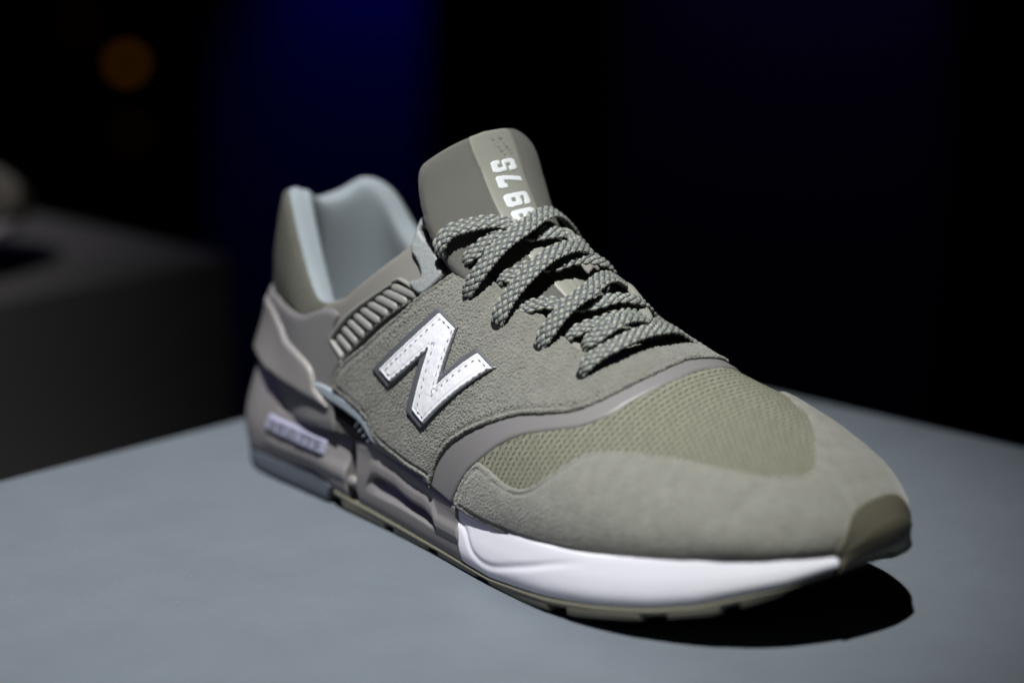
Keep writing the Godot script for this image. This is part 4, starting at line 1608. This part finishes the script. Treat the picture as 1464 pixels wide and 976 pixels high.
# knitted cloth: two stitches to the tile, leaning against each other, with open slits between them
func knit(called: String, per_mm: float, yarn: Color, gap: Color) -> void:
	var s := 256
	var tile := 4
	var height := Image.create(s, s, false, Image.FORMAT_RGB8)
	var color := Image.create(s, s, false, Image.FORMAT_RGB8)
	for y in s:
		for x in s:
			var u := float(x) / s * tile
			var v := float(y) / s * tile
			var iu := int(floorf(u))
			var odd := iu % 2
			var fu := fposmod(u, 1.0) - 0.5
			var vv := fposmod(v + 0.5 * odd, tile)
			var fv := fposmod(vv, 1.0) - 0.5
			var who := iu * 7 + int(floorf(vv)) * 3
			var luck := fposmod(sin(who * 12.9898) * 43758.5453, 1.0)
			fu = clampf(fu + (0.34 if odd == 0 else -0.34) * fv + (luck - 0.5) * 0.08, -0.5, 0.5)
			# the slit
			var d := sqrt(pow(fu / (0.13 + 0.05 * luck), 2.0) + pow(fv / (0.40 + 0.07 * luck), 2.0))
			var slit := 1.0 - smoothstep(0.7, 1.15, d)
			# strands of the yarn
			var strand := 0.5 + 0.5 * cos(TAU * ((fu * 0.5 + fv) * 4.0))
			var h := (0.5 + 0.3 * strand + 0.2 * cos(TAU * fu)) * (1.0 - slit)
			height.set_pixel(x, y, Color(h, h, h))
			color.set_pixel(x, y, (yarn * (0.94 + 0.1 * luck)).lerp(gap, slit * (0.7 + 0.3 * luck)))
	var m := plain(called, Color.WHITE, 0.85, 0.3)
	m.albedo_texture = texture(color)
	m.heightmap_enabled = true
	m.heightmap_texture = texture(height)
	m.heightmap_scale = 0.06
	m.uv1_scale = Vector3(per_mm, per_mm * 0.95, 1.0)


# ---- the setting ---------------------------------------------------------------------------------------
func plinth(called: String, label: String, corner: Vector3, along_x: Vector2, size: Vector2, height: float, m: Material) -> void:
	var o := thing(called, label, "plinth")
	var a := Vector3(along_x.x, 0, along_x.y).normalized()
	var b := Vector3(-a.z, 0, a.x)
	o.transform = Transform3D(Basis(a, Vector3.UP, b * -1.0 if Basis(a, Vector3.UP, b).determinant() < 0.0 else b), corner + a * size.x * 0.5 + b * size.y * 0.5)
	o.position.y = -height
	part("plinth_body", rounded_box(Vector3(size.x, height, size.y), 0.0022), m, o)


# a box with rounded edges, its foot at 0
func rounded_box(size: Vector3, r: float) -> ArrayMesh:
	var rows := []
	var hx := size.x * 0.5
	var hz := size.z * 0.5
	var levels := [[0.0, 0.0]]
	for k in 5:
		var an := PI * 0.5 * k / 4.0
		levels.append([size.y - r + r * sin(an), r * (1.0 - cos(an))])
	for l in levels:
		var ring := PackedVector3Array()
		for c in 4:
			for k in 5:
				var an := PI * 0.5 * (c + k / 4.0)
				var sx := 1.0 if c == 0 or c == 3 else -1.0
				var sz := 1.0 if c < 2 else -1.0
				var rr: float = maxf(r - l[1], 0.0)
				ring.append(Vector3(sx * (hx - r) + cos(an) * rr, l[0], sz * (hz - r) + sin(an) * rr) / MM)
		rows.append(ring)
	var lid := PackedVector3Array()
	for p in rows[rows.size() - 1]:
		lid.append(Vector3(0, size.y / MM, 0))
	var side := net(rows, false, true)
	var cap := net([rows[rows.size() - 1], lid], false, true)
	for i in cap[1].size():
		cap[1][i] = Vector3.UP
	return commit([side, cap])


func slab_box(called: String, size: Vector3, at: Vector3, facing: Vector3, m: Material, label: String, category: String) -> MeshInstance3D:
	var b := BoxMesh.new()
	b.size = size
	var o := MeshInstance3D.new()
	o.name = numbered(self, called)
	o.mesh = b
	o.material_override = m
	add_child(o, true)
	o.look_at_from_position(at, at - facing, Vector3.UP)
	tag(o, label, category)
	return o


func build_setting() -> void:
	plinth("display_plinth", "blue grey painted plinth the lit sneaker stands on", Vector3(-0.0555, 0, -0.194), Vector2(1.0, -0.08), Vector2(0.62, 0.62), 0.9, mats.plinth_paint)
	plinth("display_plinth", "dark plinth in shadow behind the lit one, at the left edge", Vector3(-0.915, 0, -0.145), Vector2(1.0, -0.08), Vector2(0.61, 0.62), 0.9, mats.dark_plinth_paint)
	var f := Vector3(0.722, 0.0, 0.648).normalized()
	var right := Vector3(0.668, 0.0, -0.744)
	var eye := Vector3(0.7479, 0.2716, 0.5494)
	# upright panels far back in the dark hall, washed by stage light from above
	slab_box("stage_panel", Vector3(0.31, 2.6, 0.06), eye - f * 3.35 + right * -0.275 + Vector3(0, -0.35, 0), f, mats.wall_paint, "upright panel washed in deep blue light, above the sneaker", "panel")
	slab_box("stage_panel", Vector3(0.50, 2.6, 0.06), eye - f * 3.6 + right * 0.40 + Vector3(0, -0.35, 0), f, mats.wall_paint, "wide dim violet panel in the dark at the upper right", "panel")
	spot("blue_stage_lamp", eye - f * 3.20 + right * -0.185 + Vector3(0, 0.0, 0), eye - f * 3.32 + right * -0.20 + Vector3(0, -0.5, 0), Color(0.06, 0.05, 1.0), WASH_BLUE, 0.04, 30.0, 1.0)
	spot("violet_stage_lamp", eye - f * 3.42 + right * 0.46 + Vector3(0, 0.08, 0), eye - f * 3.57 + right * 0.42 + Vector3(0, -0.5, 0), Color(0.5, 0.32, 1.0), WASH_VIOLET, 0.05, 45.0, 1.0)
	# warm lamps, far and out of focus
	for k in 3:
		var px: Array = [[180.0, 90.0, 1.0], [186.0, 190.0, 0.1], [112.0, 32.0, 0.07]][k]
		var dist := 3.6
		var down := 0.2419219
		var ahead: Vector3 = (-f * 0.9703 + Vector3(0, -down, 0)) + right * ((px[0] - 732.0) / 3457.0) + (Vector3.UP * 0.9703 - f * down) * (-(px[1] - 488.0) / 3457.0)
		var at: Vector3 = eye + ahead * dist
		var o := thing("hall_lamp", ["warm orange lamp glowing out of focus at the upper left", "fainter amber lamp below the bright orange one", "faint amber lamp nearest the top left corner"][k], "lamp", "warm lamps in the dark hall")
		o.position = at
		var bulb := SphereMesh.new()
		bulb.radius = 0.012
		bulb.height = 0.024
		bulb.radial_segments = 24
		bulb.rings = 12
		var mb := StandardMaterial3D.new()
		mb.resource_name = "glow"
		mb.albedo_color = Color(0.1, 0.06, 0.02)
		mb.emission_enabled = true
		mb.emission = Color(1.0, 0.62, 0.22)
		mb.emission_energy_multiplier = LAMP_GLOW * px[2]
		part("bulb", bulb, mb, o)
		var cup := CylinderMesh.new()
		cup.top_radius = 0.008
		cup.bottom_radius = 0.011
		cup.height = 0.03
		var holder := part("lamp_holder", cup, mats.lamp_housing, o)
		holder.position = Vector3(0, 0.026, 0)
		var l := OmniLight3D.new()
		l.name = "lamp_light"
		l.light_color = Color(1.0, 0.62, 0.22)
		l.light_energy = 0.001 * px[2]
		l.light_size = 0.01
		l.omni_range = 10.0
		l.omni_attenuation = 2.0
		l.shadow_enabled = true
		o.add_child(l)
